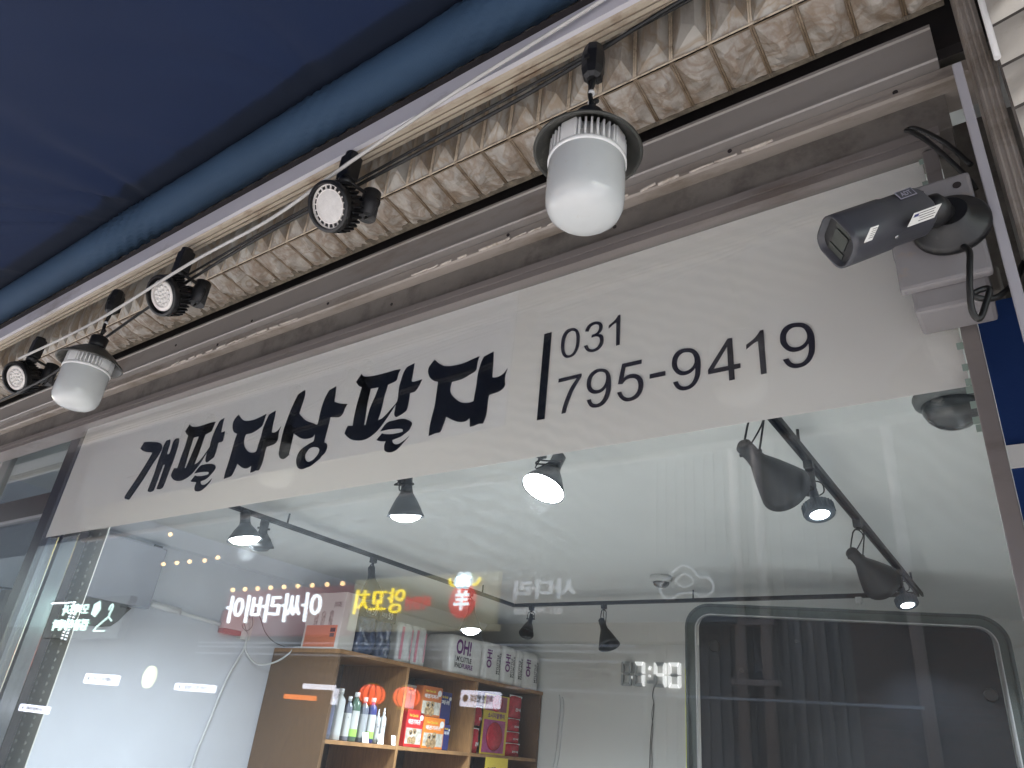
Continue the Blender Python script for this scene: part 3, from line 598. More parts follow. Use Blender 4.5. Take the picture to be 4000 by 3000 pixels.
# banner film on the inside of the glass
ban = thing('window_banner', 'white film banner across the top of the window with brush lettering and a telephone number', 'sign', (-1.5, .012, 2.127))
WB = ban.location.copy()
MB(WB).box((-2.949, .0118, 2.127), (-.034, .0124, 2.562)).build('film_sheet', M['film'], ban)
MB(WB).box((-2.806, .0112, 2.2115), (-.875, .01155, 2.561)).build('film_patch', M['film_patch'], ban)
BRUSH = [([(-2.4598,2.4017),(-2.4496,2.4245),(-2.4167,2.4207),(-2.3613,2.4105),(-2.3384,2.404),(-2.3213,2.3953),(-2.3125,2.3859),(-2.3093,2.3774),(-2.3165,2.3577),(-2.3402,2.3227),(-2.3667,2.2755),(-2.4135,2.2122),(-2.4435,2.2189),(-2.45,2.2244),(-2.4492,2.2331),(-2.4107,2.2899),(-2.3796,2.3421),(-2.3651,2.3729),(-2.3866,2.3768),(-2.4153,2.3832),(-2.4378,2.3907)],[]),([(-2.2755,2.4069),(-2.2674,2.3907),(-2.2669,2.3709),(-2.2648,2.3513),(-2.2497,2.351),(-2.2487,2.3681),(-2.2511,2.3901),(-2.2469,2.4003),(-2.2372,2.4036),(-2.2195,2.4017),(-2.2132,2.3879),(-2.2106,2.3641),(-2.2097,2.3217),(-2.2135,2.2881),(-2.2173,2.2492),(-2.2203,2.232),(-2.2311,2.2283),(-2.2444,2.2288),(-2.2563,2.2313),(-2.2576,2.2374),(-2.2559,2.2597),(-2.2547,2.2917),(-2.2547,2.3146),(-2.2653,2.3146),(-2.2667,2.3009),(-2.269,2.2765),(-2.2701,2.2502),(-2.2718,2.2279),(-2.2819,2.2253),(-2.2955,2.2258),(-2.3101,2.2305),(-2.3108,2.24),(-2.3075,2.2681),(-2.3053,2.2985),(-2.307,2.3356),(-2.3048,2.3668),(-2.3051,2.3907),(-2.2984,2.4056)],[]),([(-2.1806,2.4452),(-2.1691,2.4366),(-2.1501,2.4307),(-2.1231,2.4271),(-2.092,2.4269),(-2.0561,2.4282),(-2.0278,2.4268),(-2.0308,2.4132),(-2.0342,2.3957),(-2.0392,2.3938),(-2.0648,2.389),(-2.0663,2.3756),(-2.0683,2.3496),(-2.0703,2.3238),(-2.0753,2.2895),(-2.0594,2.2937),(-2.0455,2.3045),(-2.0359,2.315),(-2.0234,2.3314),(-2.0172,2.3397),(-2.0196,2.3567),(-2.0192,2.3772),(-2.015,2.3991),(-2.0063,2.4241),(-1.9962,2.4289),(-1.9826,2.4312),(-1.9829,2.4179),(-1.9781,2.3819),(-1.9697,2.3804),(-1.9581,2.3822),(-1.957,2.3687),(-1.9534,2.3506),(-1.9597,2.3471),(-1.9757,2.3475),(-1.9746,2.333),(-1.9739,2.3148),(-1.9759,2.2997),(-1.9876,2.2943),(-2.0019,2.2878),(-2.0091,2.2878),(-2.0151,2.291),(-2.0201,2.2999),(-2.0225,2.3148),(-2.023,2.3277),(-2.0273,2.3155),(-2.0435,2.2887),(-2.0603,2.2693),(-2.0737,2.2575),(-2.0919,2.249),(-2.1134,2.2436),(-2.138,2.2434),(-2.1629,2.2489),(-2.1826,2.2588),(-2.1951,2.2697),(-2.1944,2.2799),(-2.1901,2.2933),(-2.1702,2.2906),(-2.1694,2.3064),(-2.1689,2.3347),(-2.1661,2.3649),(-2.1676,2.4023),(-2.1806,2.41),(-2.195,2.4219)],[[(-2.13,2.3889),(-2.0996,2.3883),(-2.1048,2.3553),(-2.1114,2.3206),(-2.1192,2.2842),(-2.1265,2.285),(-2.1293,2.3195),(-2.1301,2.3593)]]),([(-2.0591,2.2583),(-2.0401,2.2791),(-2.0192,2.2817),(-1.9894,2.2802),(-1.9668,2.2752),(-1.9519,2.266),(-1.9498,2.2587),(-1.956,2.2499),(-1.971,2.237),(-1.9873,2.2294),(-2.0092,2.2269),(-2.0073,2.2214),(-1.9989,2.2151),(-1.9846,2.2125),(-1.9696,2.2168),(-1.9522,2.2293),(-1.9584,2.2171),(-1.9723,2.205),(-1.988,2.1965),(-2.0012,2.1942),(-2.02,2.1967),(-2.0297,2.2031),(-2.0333,2.2141),(-2.0316,2.2267),(-2.0551,2.2304),(-2.0675,2.2342),(-2.0509,2.2509),(-2.0337,2.2463),(-2.0061,2.2438),(-1.9832,2.2444),(-1.9772,2.2466),(-1.9815,2.2524),(-1.9943,2.255),(-2.0219,2.2578)],[]),([(-1.9085,2.4293),(-1.8928,2.4158),(-1.8725,2.4037),(-1.8491,2.3974),(-1.8192,2.3959),(-1.7917,2.3991),(-1.7633,2.4047),(-1.7648,2.3922),(-1.767,2.3733),(-1.7709,2.3654),(-1.7887,2.357),(-1.8121,2.3514),(-1.839,2.3521),(-1.8413,2.3419),(-1.8391,2.3281),(-1.8304,2.3134),(-1.812,2.2974),(-1.797,2.2891),(-1.7811,2.2848),(-1.7671,2.2849),(-1.7628,2.288),(-1.7616,2.3119),(-1.7595,2.334),(-1.7604,2.3569),(-1.7566,2.3753),(-1.7494,2.3994),(-1.737,2.4034),(-1.7207,2.4071),(-1.7184,2.3874),(-1.7169,2.3625),(-1.7132,2.3371),(-1.699,2.3341),(-1.688,2.3369),(-1.6806,2.3421),(-1.6754,2.3495),(-1.6786,2.3334),(-1.6753,2.3108),(-1.6779,2.3003),(-1.6895,2.2958),(-1.7187,2.2931),(-1.7194,2.2759),(-1.7187,2.2541),(-1.7204,2.2382),(-1.7256,2.2246),(-1.7308,2.2239),(-1.7422,2.2251),(-1.7507,2.2226),(-1.7641,2.2217),(-1.7682,2.2443),(-1.7785,2.239),(-1.7921,2.2382),(-1.808,2.2421),(-1.8262,2.2511),(-1.8418,2.2603),(-1.8455,2.2427),(-1.8514,2.2269),(-1.8582,2.2226),(-1.8887,2.2188),(-1.8909,2.2395),(-1.889,2.2673),(-1.8884,2.3053),(-1.8893,2.3401),(-1.8869,2.3616),(-1.9016,2.3676),(-1.9132,2.3765),(-1.9229,2.3911),(-1.9264,2.4058),(-1.9217,2.419)],[]),([(-1.611,2.4493),(-1.6039,2.4484),(-1.6001,2.429),(-1.6028,2.4032),(-1.6056,2.3758),(-1.5903,2.3637),(-1.575,2.3527),(-1.5565,2.343),(-1.5337,2.3344),(-1.5139,2.325),(-1.5118,2.3349),(-1.5127,2.3601),(-1.511,2.3851),(-1.506,2.4078),(-1.496,2.4267),(-1.4699,2.4329),(-1.4668,2.4107),(-1.4637,2.3851),(-1.4354,2.3737),(-1.4074,2.3669),(-1.4137,2.3554),(-1.416,2.3436),(-1.4218,2.336),(-1.4326,2.3331),(-1.4651,2.3393),(-1.4647,2.3229),(-1.4668,2.2921),(-1.4672,2.2673),(-1.4574,2.2624),(-1.4512,2.2538),(-1.4515,2.2437),(-1.4555,2.2343),(-1.4666,2.2268),(-1.47,2.2215),(-1.5002,2.2058),(-1.5137,2.2035),(-1.5298,2.2012),(-1.5425,2.2029),(-1.5548,2.21),(-1.5645,2.2232),(-1.5684,2.2375),(-1.565,2.2525),(-1.5538,2.263),(-1.5322,2.2717),(-1.5122,2.2772),(-1.5121,2.2858),(-1.514,2.2995),(-1.5203,2.2906),(-1.5333,2.2893),(-1.551,2.2904),(-1.5701,2.2954),(-1.5885,2.3046),(-1.6086,2.3166),(-1.6078,2.298),(-1.607,2.2712),(-1.6069,2.2571),(-1.6044,2.2524),(-1.6177,2.2447),(-1.6287,2.2433),(-1.6408,2.2481),(-1.6507,2.2584),(-1.6549,2.2715),(-1.6575,2.3025),(-1.6587,2.3337),(-1.6556,2.3609),(-1.6504,2.3899),(-1.6423,2.4185),(-1.6333,2.4415)],[[(-1.5039,2.2595),(-1.4881,2.2553),(-1.4794,2.248),(-1.4801,2.238),(-1.4904,2.2261),(-1.5027,2.2203),(-1.5144,2.2195),(-1.5245,2.2243),(-1.5319,2.233),(-1.5345,2.2428),(-1.5266,2.2553),(-1.516,2.2597)]]),([(-1.3759,2.4501),(-1.3691,2.4428),(-1.3564,2.4375),(-1.3305,2.433),(-1.3009,2.4316),(-1.2721,2.4314),(-1.2486,2.4318),(-1.2286,2.43),(-1.2337,2.4178),(-1.2349,2.4029),(-1.2406,2.3976),(-1.2648,2.3934),(-1.2666,2.3796),(-1.2696,2.3633),(-1.2707,2.3394),(-1.2723,2.3176),(-1.2765,2.2957),(-1.2629,2.2986),(-1.249,2.3078),(-1.2379,2.3183),(-1.2204,2.3358),(-1.2195,2.3512),(-1.2217,2.3756),(-1.2194,2.3957),(-1.2152,2.4174),(-1.2068,2.431),(-1.1817,2.4364),(-1.1815,2.419),(-1.1815,2.3854),(-1.1759,2.3824),(-1.1647,2.3817),(-1.1458,2.3827),(-1.1512,2.3696),(-1.1576,2.3583),(-1.1651,2.3526),(-1.1798,2.3521),(-1.1786,2.3338),(-1.1791,2.3159),(-1.181,2.3047),(-1.1949,2.2976),(-1.2115,2.2927),(-1.218,2.2966),(-1.2217,2.3044),(-1.2217,2.317),(-1.2222,2.3307),(-1.2341,2.3122),(-1.2478,2.2931),(-1.2618,2.276),(-1.2768,2.2625),(-1.2953,2.2531),(-1.3154,2.2493),(-1.3374,2.2511),(-1.3609,2.2576),(-1.3801,2.269),(-1.3923,2.2793),(-1.3903,2.2911),(-1.386,2.3004),(-1.3672,2.2967),(-1.3691,2.3209),(-1.3687,2.3549),(-1.3661,2.3813),(-1.3633,2.4075),(-1.3748,2.4127),(-1.3914,2.4288)],[[(-1.3275,2.3952),(-1.2979,2.3929),(-1.3041,2.3686),(-1.3136,2.3404),(-1.3169,2.3168),(-1.3182,2.2904),(-1.3247,2.2921),(-1.3263,2.3204),(-1.3284,2.3508),(-1.3283,2.3735)]]),([(-1.2602,2.2632),(-1.2419,2.2831),(-1.2187,2.2852),(-1.1942,2.2851),(-1.1756,2.2803),(-1.1571,2.2696),(-1.1544,2.2622),(-1.1573,2.2559),(-1.1606,2.2496),(-1.1698,2.2443),(-1.1854,2.2366),(-1.2118,2.2324),(-1.2107,2.2279),(-1.2037,2.2216),(-1.1942,2.2184),(-1.1836,2.2193),(-1.1699,2.2255),(-1.1567,2.2336),(-1.1709,2.2206),(-1.1834,2.2091),(-1.1948,2.2024),(-1.2074,2.2001),(-1.2211,2.2022),(-1.2314,2.208),(-1.2354,2.2172),(-1.2358,2.2259),(-1.2329,2.2324),(-1.2516,2.2354),(-1.2679,2.241),(-1.2524,2.2566),(-1.2377,2.252),(-1.2145,2.2484),(-1.1924,2.2481),(-1.1806,2.2492),(-1.1819,2.255),(-1.1904,2.2585),(-1.2132,2.2618),(-1.236,2.2635)],[]),([(-1.1138,2.4302),(-1.1019,2.4195),(-1.0867,2.4086),(-1.0765,2.4034),(-1.0573,2.3989),(-1.0353,2.3971),(-1.0139,2.3975),(-0.9916,2.4016),(-0.9708,2.4048),(-0.9742,2.3904),(-0.9749,2.372),(-0.9792,2.3661),(-0.994,2.361),(-1.0106,2.3555),(-1.028,2.354),(-1.0458,2.3541),(-1.0473,2.342),(-1.0466,2.3296),(-1.0396,2.3182),(-1.0268,2.3058),(-1.0109,2.2943),(-0.9963,2.2889),(-0.9823,2.2871),(-0.9707,2.2885),(-0.9698,2.3045),(-0.9685,2.3295),(-0.9687,2.3537),(-0.9663,2.3715),(-0.962,2.389),(-0.9568,2.4004),(-0.9297,2.407),(-0.9269,2.3774),(-0.9247,2.339),(-0.9144,2.3362),(-0.9031,2.3374),(-0.8924,2.3423),(-0.884,2.3522),(-0.8877,2.3368),(-0.8877,2.3236),(-0.8857,2.3115),(-0.8907,2.3032),(-0.9029,2.2978),(-0.9277,2.2953),(-0.9291,2.2816),(-0.9285,2.2542),(-0.9316,2.2364),(-0.9359,2.2267),(-0.9483,2.2282),(-0.961,2.2255),(-0.9718,2.2253),(-0.9757,2.2474),(-0.9853,2.2419),(-0.9988,2.2418),(-1.0131,2.2455),(-1.032,2.2548),(-1.0476,2.2639),(-1.0506,2.2508),(-1.0573,2.2301),(-1.062,2.2268),(-1.0726,2.2269),(-1.093,2.223),(-1.0945,2.2468),(-1.0921,2.2763),(-1.0891,2.2985),(-1.0895,2.3293),(-1.0904,2.3636),(-1.1035,2.3687),(-1.119,2.3806),(-1.1282,2.3964),(-1.1302,2.4066),(-1.1261,2.4171)],[])]

for outer, holes in BRUSH:
    lp = [smooth_loop(outer)]+[smooth_loop(h) for h in holes]
    o_ = shape('letter', lp, (0, .0100, 0), X, Z, M['letter'], ban, WB, .0008)
DIGITS = [[[(-0.717,2.4121),(-0.7092,2.4074),(-0.7037,2.4001),(-0.7006,2.3904),(-0.6994,2.3793),(-0.6996,2.3694),(-0.7012,2.36),(-0.7047,2.3511),(-0.71,2.3442),(-0.7181,2.341),(-0.728,2.3412),(-0.735,2.3455),(-0.7407,2.3535),(-0.744,2.3643),(-0.7455,2.3763),(-0.7451,2.3889),(-0.7425,2.4),(-0.7372,2.4088),(-0.7298,2.4127)],[(-0.7183,2.4056),(-0.7234,2.4058),(-0.7296,2.4025),(-0.7337,2.396),(-0.7363,2.3857),(-0.7367,2.3724),(-0.7354,2.3621),(-0.7322,2.353),(-0.7277,2.3478),(-0.7217,2.3463),(-0.7161,2.3482),(-0.7115,2.3536),(-0.7087,2.3619),(-0.7073,2.3714),(-0.7076,2.3831),(-0.7088,2.3934),(-0.7116,2.4009)]],[[(-0.6867,2.395),(-0.6841,2.4034),(-0.6779,2.4101),(-0.6674,2.413),(-0.6576,2.4115),(-0.6502,2.4069),(-0.6459,2.4002),(-0.6455,2.3919),(-0.6484,2.3853),(-0.6542,2.3803),(-0.6472,2.3771),(-0.643,2.3716),(-0.6417,2.364),(-0.6426,2.3545),(-0.6474,2.3462),(-0.6558,2.3411),(-0.6669,2.3402),(-0.6767,2.3437),(-0.6835,2.3506),(-0.6878,2.3598),(-0.6797,2.3606),(-0.6769,2.3537),(-0.6713,2.3479),(-0.664,2.3467),(-0.6562,2.3492),(-0.6514,2.3552),(-0.6501,2.3629),(-0.6517,2.3699),(-0.6558,2.3742),(-0.6623,2.3763),(-0.671,2.3755),(-0.6699,2.3824),(-0.6627,2.3826),(-0.6564,2.3867),(-0.6536,2.3933),(-0.6542,2.4001),(-0.6581,2.4045),(-0.6655,2.4062),(-0.6727,2.4039),(-0.6765,2.3988),(-0.6786,2.3927)]],[[(-0.6047,2.4131),(-0.6044,2.3417),(-0.6123,2.3414),(-0.6134,2.3965),(-0.6196,2.3945),(-0.6308,2.387),(-0.6306,2.3946),(-0.6206,2.4005),(-0.6138,2.4068),(-0.6096,2.413)]],[[(-0.7447,2.2864),(-0.7449,2.2952),(-0.6904,2.2952),(-0.6901,2.2881),(-0.6982,2.2754),(-0.7069,2.261),(-0.7138,2.244),(-0.7191,2.2283),(-0.7224,2.2127),(-0.7321,2.2124),(-0.7289,2.2302),(-0.7223,2.2503),(-0.7139,2.2687),(-0.7006,2.2869)]],[[(-0.6412,2.2954),(-0.6318,2.2906),(-0.6254,2.2822),(-0.6219,2.2715),(-0.621,2.2592),(-0.6212,2.2443),(-0.6234,2.2322),(-0.6282,2.2221),(-0.6354,2.2147),(-0.645,2.2112),(-0.6579,2.2118),(-0.6657,2.216),(-0.6708,2.2232),(-0.6743,2.2314),(-0.6651,2.2318),(-0.6627,2.2253),(-0.6583,2.2205),(-0.6514,2.2185),(-0.6439,2.2201),(-0.6374,2.2269),(-0.6333,2.2365),(-0.6314,2.245),(-0.6314,2.2517),(-0.6367,2.2461),(-0.6449,2.2422),(-0.6556,2.2419),(-0.6642,2.2452),(-0.6716,2.252),(-0.6752,2.2604),(-0.6763,2.2699),(-0.6747,2.2803),(-0.6697,2.2893),(-0.6614,2.2951),(-0.6521,2.2973)],[(-0.6452,2.2894),(-0.6518,2.2898),(-0.6594,2.2861),(-0.6645,2.2796),(-0.6666,2.2693),(-0.6659,2.2615),(-0.6616,2.2545),(-0.6552,2.2501),(-0.6467,2.249),(-0.6393,2.2527),(-0.6343,2.2599),(-0.6321,2.2693),(-0.6328,2.2786),(-0.6369,2.2856)]],[[(-0.555,2.2956),(-0.5553,2.2866),(-0.5896,2.2868),(-0.5936,2.2629),(-0.5861,2.2672),(-0.5774,2.2685),(-0.5686,2.2669),(-0.5599,2.262),(-0.5533,2.2531),(-0.5508,2.2424),(-0.5516,2.2324),(-0.5557,2.2217),(-0.5633,2.214),(-0.5746,2.2106),(-0.586,2.2111),(-0.5949,2.2161),(-0.6017,2.224),(-0.6067,2.2342),(-0.5973,2.2345),(-0.5945,2.2277),(-0.5892,2.2215),(-0.5819,2.2182),(-0.5733,2.2189),(-0.5656,2.2245),(-0.5615,2.2338),(-0.5613,2.2432),(-0.564,2.2519),(-0.5699,2.2576),(-0.5772,2.2597),(-0.5859,2.2589),(-0.5916,2.255),(-0.5952,2.2509),(-0.6052,2.2525),(-0.5973,2.2958)]],[[(-0.5378,2.2591),(-0.5058,2.2591),(-0.5058,2.2496),(-0.5378,2.2496)]],[[(-0.4598,2.2967),(-0.4529,2.2945),(-0.446,2.2892),(-0.4403,2.2807),(-0.4371,2.2702),(-0.4362,2.2594),(-0.4367,2.2479),(-0.4379,2.2366),(-0.441,2.2279),(-0.4465,2.2188),(-0.4543,2.2127),(-0.4631,2.2104),(-0.4729,2.211),(-0.4807,2.2152),(-0.4862,2.2217),(-0.4906,2.2313),(-0.4809,2.2319),(-0.4787,2.2258),(-0.4747,2.2208),(-0.4689,2.2182),(-0.462,2.218),(-0.4551,2.2217),(-0.4501,2.2289),(-0.4475,2.2378),(-0.4467,2.2449),(-0.4468,2.2523),(-0.4508,2.2475),(-0.4567,2.2436),(-0.4646,2.2417),(-0.4735,2.2424),(-0.4815,2.2471),(-0.4875,2.2544),(-0.4915,2.2629),(-0.4924,2.2718),(-0.4909,2.2823),(-0.4862,2.2911),(-0.479,2.2965),(-0.4699,2.2982)],[(-0.461,2.2886),(-0.468,2.2898),(-0.4751,2.2872),(-0.4802,2.2808),(-0.4823,2.2726),(-0.4815,2.2638),(-0.4779,2.2559),(-0.4724,2.2511),(-0.4655,2.2493),(-0.4576,2.2512),(-0.4516,2.2561),(-0.448,2.2633),(-0.4479,2.2718),(-0.4506,2.2806),(-0.455,2.286)]],[[(-0.3758,2.2971),(-0.3754,2.242),(-0.3634,2.2416),(-0.3636,2.233),(-0.375,2.2324),(-0.3748,2.2123),(-0.3848,2.2121),(-0.3851,2.2327),(-0.4225,2.2329),(-0.4227,2.2417),(-0.3841,2.2979)],[(-0.3858,2.2816),(-0.3857,2.2416),(-0.4122,2.2419)]],[[(-0.3196,2.299),(-0.3193,2.2119),(-0.329,2.2115),(-0.3303,2.2787),(-0.3379,2.2762),(-0.3515,2.2671),(-0.3513,2.2764),(-0.3391,2.2836),(-0.3308,2.2912),(-0.3257,2.2988)]],[[(-0.2601,2.2967),(-0.2532,2.2945),(-0.2463,2.2892),(-0.2406,2.2807),(-0.2374,2.2702),(-0.2365,2.2594),(-0.237,2.2479),(-0.2382,2.2366),(-0.2413,2.2279),(-0.2468,2.2188),(-0.2546,2.2127),(-0.2634,2.2104),(-0.2732,2.211),(-0.281,2.2152),(-0.2865,2.2217),(-0.2909,2.2313),(-0.2812,2.2319),(-0.279,2.2258),(-0.275,2.2208),(-0.2692,2.2182),(-0.2623,2.218),(-0.2554,2.2217),(-0.2504,2.2289),(-0.2478,2.2378),(-0.247,2.2449),(-0.2471,2.2523),(-0.2511,2.2475),(-0.257,2.2436),(-0.2649,2.2417),(-0.2738,2.2424),(-0.2818,2.2471),(-0.2878,2.2544),(-0.2918,2.2629),(-0.2927,2.2718),(-0.2912,2.2823),(-0.2865,2.2911),(-0.2793,2.2965),(-0.2702,2.2982)],[(-0.2613,2.2886),(-0.2683,2.2898),(-0.2754,2.2872),(-0.2805,2.2808),(-0.2826,2.2726),(-0.2818,2.2638),(-0.2782,2.2559),(-0.2727,2.2511),(-0.2658,2.2493),(-0.2579,2.2512),(-0.2519,2.2561),(-0.2483,2.2633),(-0.2482,2.2718),(-0.2509,2.2806),(-0.2553,2.286)]]]

for g_ in DIGITS:
    shape('numeral', [lp if len(lp) < 5 or g_ is DIGITS[8] else smooth_loop(lp) for lp in g_], (0, .0100, 0), X, Z, M['numeral'], ban, WB, .0008)
MB(WB).box((-.7915, .0096, 2.2085), (-.7725, .0104, 2.4165)).build('divider_bar', M['letter'], ban)

# ---------------------------------------------------------------- left side window unit
lw = thing('side_window', 'dark framed window with a transom bar left of the lettered pane', 'window', (-3.9, .06, 0))
WL = lw.location.copy()
fm = mat('darkframe', (.045, .045, .055), .22, metal=.3, var=.2, vscale=4)
b = MB(WL); b.box((-3.168, .05, 0), (-2.957, .12, 2.60)); b.build('frame_post', fm, lw)
b = MB(WL); b.box((-5.0, .055, 2.252), (-3.17, .11, 2.342)); b.build('transom_bar', mat('transom', (.06, .052, .055), .3, metal=.3, var=.1), lw)
b = MB(WL); b.box((-5.0, .04, 2.600), (-2.96, .10, 2.622)); b.box((-5.0, .02, 2.622), (-2.96, .10, 2.63)); b.build('top_rail', M['alu'], lw)
b = MB(WL); b.box((-3.862, .05, 2.343), (-3.835, .10, 2.599)); b.box((-4.6, .05, .3), (-4.55, .1, 2.25)); b.build('mullion', M['alu'], lw)
b = MB(WL); b.box((-5.0, .075, .3), (-3.17, .081, 2.60)); b.build('glass_pane', M['glass_clean'], lw)

# ---------------------------------------------------------------- things at the right end of the front
b = MB(); b.box((.036, -.112, 1.6), (.049, -.10, 2.625), None, .002)
single('flat_strip', b, mat('strip_grey', (.36, .35, .38), .5), 'thin grey lilac strip standing upright beside the camera box', 'strip')
cp = thing('corner_post', 'stained ribbed metal post at the right end of the shopfront', 'post', (.07, -.10, 1.5))
WC = cp.location.copy()
b = MB(WC); b.box((.060, -.100, 1.2), (.088, -.03, 3.0), None, .004)
for x in (.064, .073, .081): b.tube([(x, -.101, 1.2), (x+.001, -.101, 2.2), (x, -.101, 3.0)], .0022, 6, 3)
b.build('post_body', M['ledge'], cp)
b = MB(WC); b.cyl((.0935, -.115, 2.60), (.0985, -.100, 2.95), .0048, n=12); b.build('white_cap_strip', M['white'], cp)
rs = thing('neighbour_siding', 'pale embossed siding of the next shopfront at the upper right corner', 'siding', (.09, -.11, 2.0))
dR = Vector((.9735, -.2287, 0)); nR = Vector((-.2287, -.9735, 0))
b = MB(); O = Vector((.002, .0, 0)); ph = .0880; n = 7
for r_ in range(13):
    for c_ in range(3):
        x0 = c_*.21; z0_ = .0-.12+r_*ph; seed = Vector((r_*5.3, c_*2.2, 9)); g = []
        for i in range(n+1):
            row = []
            for j in range(n+1):
                a, c = i/n, j/n; e = min(a*3.2, (1-a)*3.2, c*3, (1-c)*3, 1)
                h = .020*e+.012*noise.noise(seed+Vector((a*3, c*2, 0)))*min(1, 9*a*(1-a))*min(1, 9*c*(1-c))
                row.append(b.v(O+dR*(x0+.004+.202*a)+nR*h+Z*(z0_+.003+(ph-.006)*c)))
            g.append(row)
        for i in range(n):
            for j in range(n): f = b.bm.faces.new((g[i][j], g[i+1][j], g[i+1][j+1], g[i][j+1])); f.smooth = True
b.build('embossed_face', M['siding_clean'], rs)
b = MB(); b.prism([O-nR*.003+Z*-.1, O-nR*.003+dR*.65+Z*-.1, O-nR*.02+dR*.65+Z*-.1, O-nR*.02+Z*-.1], (0, 0, 1.15)); b.build('backing', M['recess'], rs)
b = MB(); b.box((-.008, .085, 1.0), (.135, .12, 2.68)); b.box((-.004, .03, 2.285), (.034, .084, 2.33), None, .004); b.box((-.008, .02, 2.43), (.03, .084, 2.50)); b.box((-.008, .0, 2.545), (.018, .084, 2.60))
tag(b.build('end_recess', M['recess']), 'dark grimy recess with old blocks right of the window edge', 'recess')
b = MB(); b.box((-.0085, .055, 1.1), (.14, .066, 2.283))
bs = thing('blue_door_sheet', 'blue sheet with a white stripe right of the window edge', 'door sheet', (.05, .06, 1.1)); WBs = bs.location.copy()
MB(WBs).box((-.0085, .055, 1.1), (.4, .060, 2.283)).build('sheet', M['blue_sheet'], bs)
MB(WBs).box((-.0085, .050, 2.012), (.4, .0545, 2.045)).build('stripe', M['white'], bs)
b.bm.free()

# ================================================================ SECURITY CAMERA
jb = thing('junction_box', 'grey plastic junction box with a hole in its lid, under the security camera', 'junction box', (-.03, -.06, 2.26)); WJ = jb.location.copy()
b = MB(WJ); b.box((-.078, -.090, 2.205), (.018, -.02, 2.402), None, .006); b.build('box_body', M['jbox'], jb)
b = MB(WJ); b.box((-.090, -.108, 2.236), (.024, -.0905, 2.412), None, .005); b.box((-.092, -.095, 2.30), (-.084, -.085, 2.33), None, .002); b.box((-.092, -.095, 2.35), (-.084, -.085, 2.38), None, .002); b.build('box_lid', M['jbox'], jb)
b = MB(WJ); b.cyl((.006, -.1075, 2.392), (.006, -.1092, 2.392), .0055); b.build('screw_hole', M['void'], jb)
cc = thing('security_camera', 'dark grey bullet security camera on a round swivel base', 'security camera', (-.014, -.11, 2.33)); WK = cc.location.copy()
b = MB(WK); b.lathe([(.050, 0), (.050, .007), (.046, .013), (.028, .022), (.024, .035)], (-.012, -.109, 2.322), (0, -1, .05), 40); b.build('swivel_base', M['black'], cc)
J = Vector((-.034, -.170, 2.318)); F = Vector((-.139, -.240, 2.253))
b = MB(WK); b.lathe([(.016, -.02), (.021, -.012), (.022, .0), (.018, .014), (.008, .02)], J+Vector((.006, .012, .004)), (-.3, -.8, .3), 28)
b.cyl(Vector((-.014, -.13, 2.325)), J, .017, .015); b.build('swivel_arm', M['black'], cc)
b = MB(WK); b.cyl(J+Vector((-.004, -.012, .012)), J+Vector((-.005, -.018, .0145)), .006); b.build('clamp_screw', M['steel'], cc)
ax = (F-J).normalized(); upv = Vector((0, 0, 1)); sd_ = ax.cross(upv).normalized(); up2 = sd_.cross(ax).normalized()
# roll the body slightly so that its side faces the street
rr = Matrix.Rotation(rad(8), 3, ax); sd_ = rr @ sd_; up2 = rr @ up2
def camp(a, s, u): return J+ax*a+sd_*s+up2*u
def rrect(a, w_, h_, r_, n=6, cut=0):
    pts = []
    for cx_, cy_, a0 in ((w_-r_, h_-r_, 0), (-w_+r_, h_-r_, 90), (-w_+r_, -h_+r_, 180), (w_-r_, -h_+r_, 270)):
        for k in range(n+1):
            t = rad(a0+90*k/n); pts.append(camp(a, cx_+r_*math.cos(t), cy_+r_*math.sin(t)))
    return pts
L = (F-J).length
b = MB(WK); b.ring_loft([rrect(a, w_, h_, r_) for a, w_, h_, r_ in ((.006, .018, .018, .014), (.014, .029, .030, .022), (.018, .031, .032, .024), (.072, .031, .032, .024), (.0735, .0325, .0335, .025), (L-.004, .0325, .0345, .024), (L+.006, .0315, .034, .022), (L+.0062, .0285, .031, .020), (L-.006, .028, .030, .019))]); b.build('camera_body', M['cctv'], cc)
b = MB(WK); b.ring_loft([rrect(a, w_, h_, r_) for a, w_, h_, r_ in ((L-.006, .0275, .0298, .012), (L-.003, .027, .029, .012))]); fp = b.build('face_plate', M['blackm'], cc)
b = MB(WK); b.ring_loft([rrect(a, .012, .013, .004) for a in (L-.0028, L-.001)]); b.build('lens_window', M['lensglass'], fp)
b = MB(WK)
for s_ in (-1, 1): b = MB(WK); b.ring_loft([[camp(a, s_*.0195+dx, dy) for dx, dy in ((-.0045, -.015), (.0045, -.015), (.0045, .015), (-.0045, .015))] for a in (L-.0028, L-.0012)], smooth=False); b.build('infrared_window', M['lensglass'], fp)
# which side faces the street, and the underside with its stickers
sgn = 1 if sd_.y < 0 else -1
sN = sd_*sgn
r_dir = -ax
o_ = J+ax*.052+sN*.0318+up2*.006-WK
def rect_on(name, m, o, r, u, w_, h_, parent, t=.0006):
    n_ = r.cross(u).normalized(); b = MB(); b.prism([o, o+r*w_, o+r*w_+u*h_, o+u*h_], n_*t); return b.build(name, m, parent)
r1 = -ax if (-ax).cross(up2).dot(sN) > 0 else ax
lg = rect_on('logo_badge', M['cctvlogo'], o_, r1, up2, .026, .014, cc)
rect_on('badge_face', M['cctv'], o_+r1*.0015+up2*.0012+sN*.0006, r1, up2, .023, .0116, lg, .0003)
text('badge_text', 'ADT', o_+r1*.005+up2*.0032+sN*.0010, r1, up2, .016, .0075, M['cctvlogo'], lg, (0, 0, 0), .0003, .01)
dn = -up2; r2 = r1; u2 = sN*-1 if r1.cross(-sN).dot(dn) > 0 else sN
oo = J+ax*.068+dn*.0328+sN*.022-WK
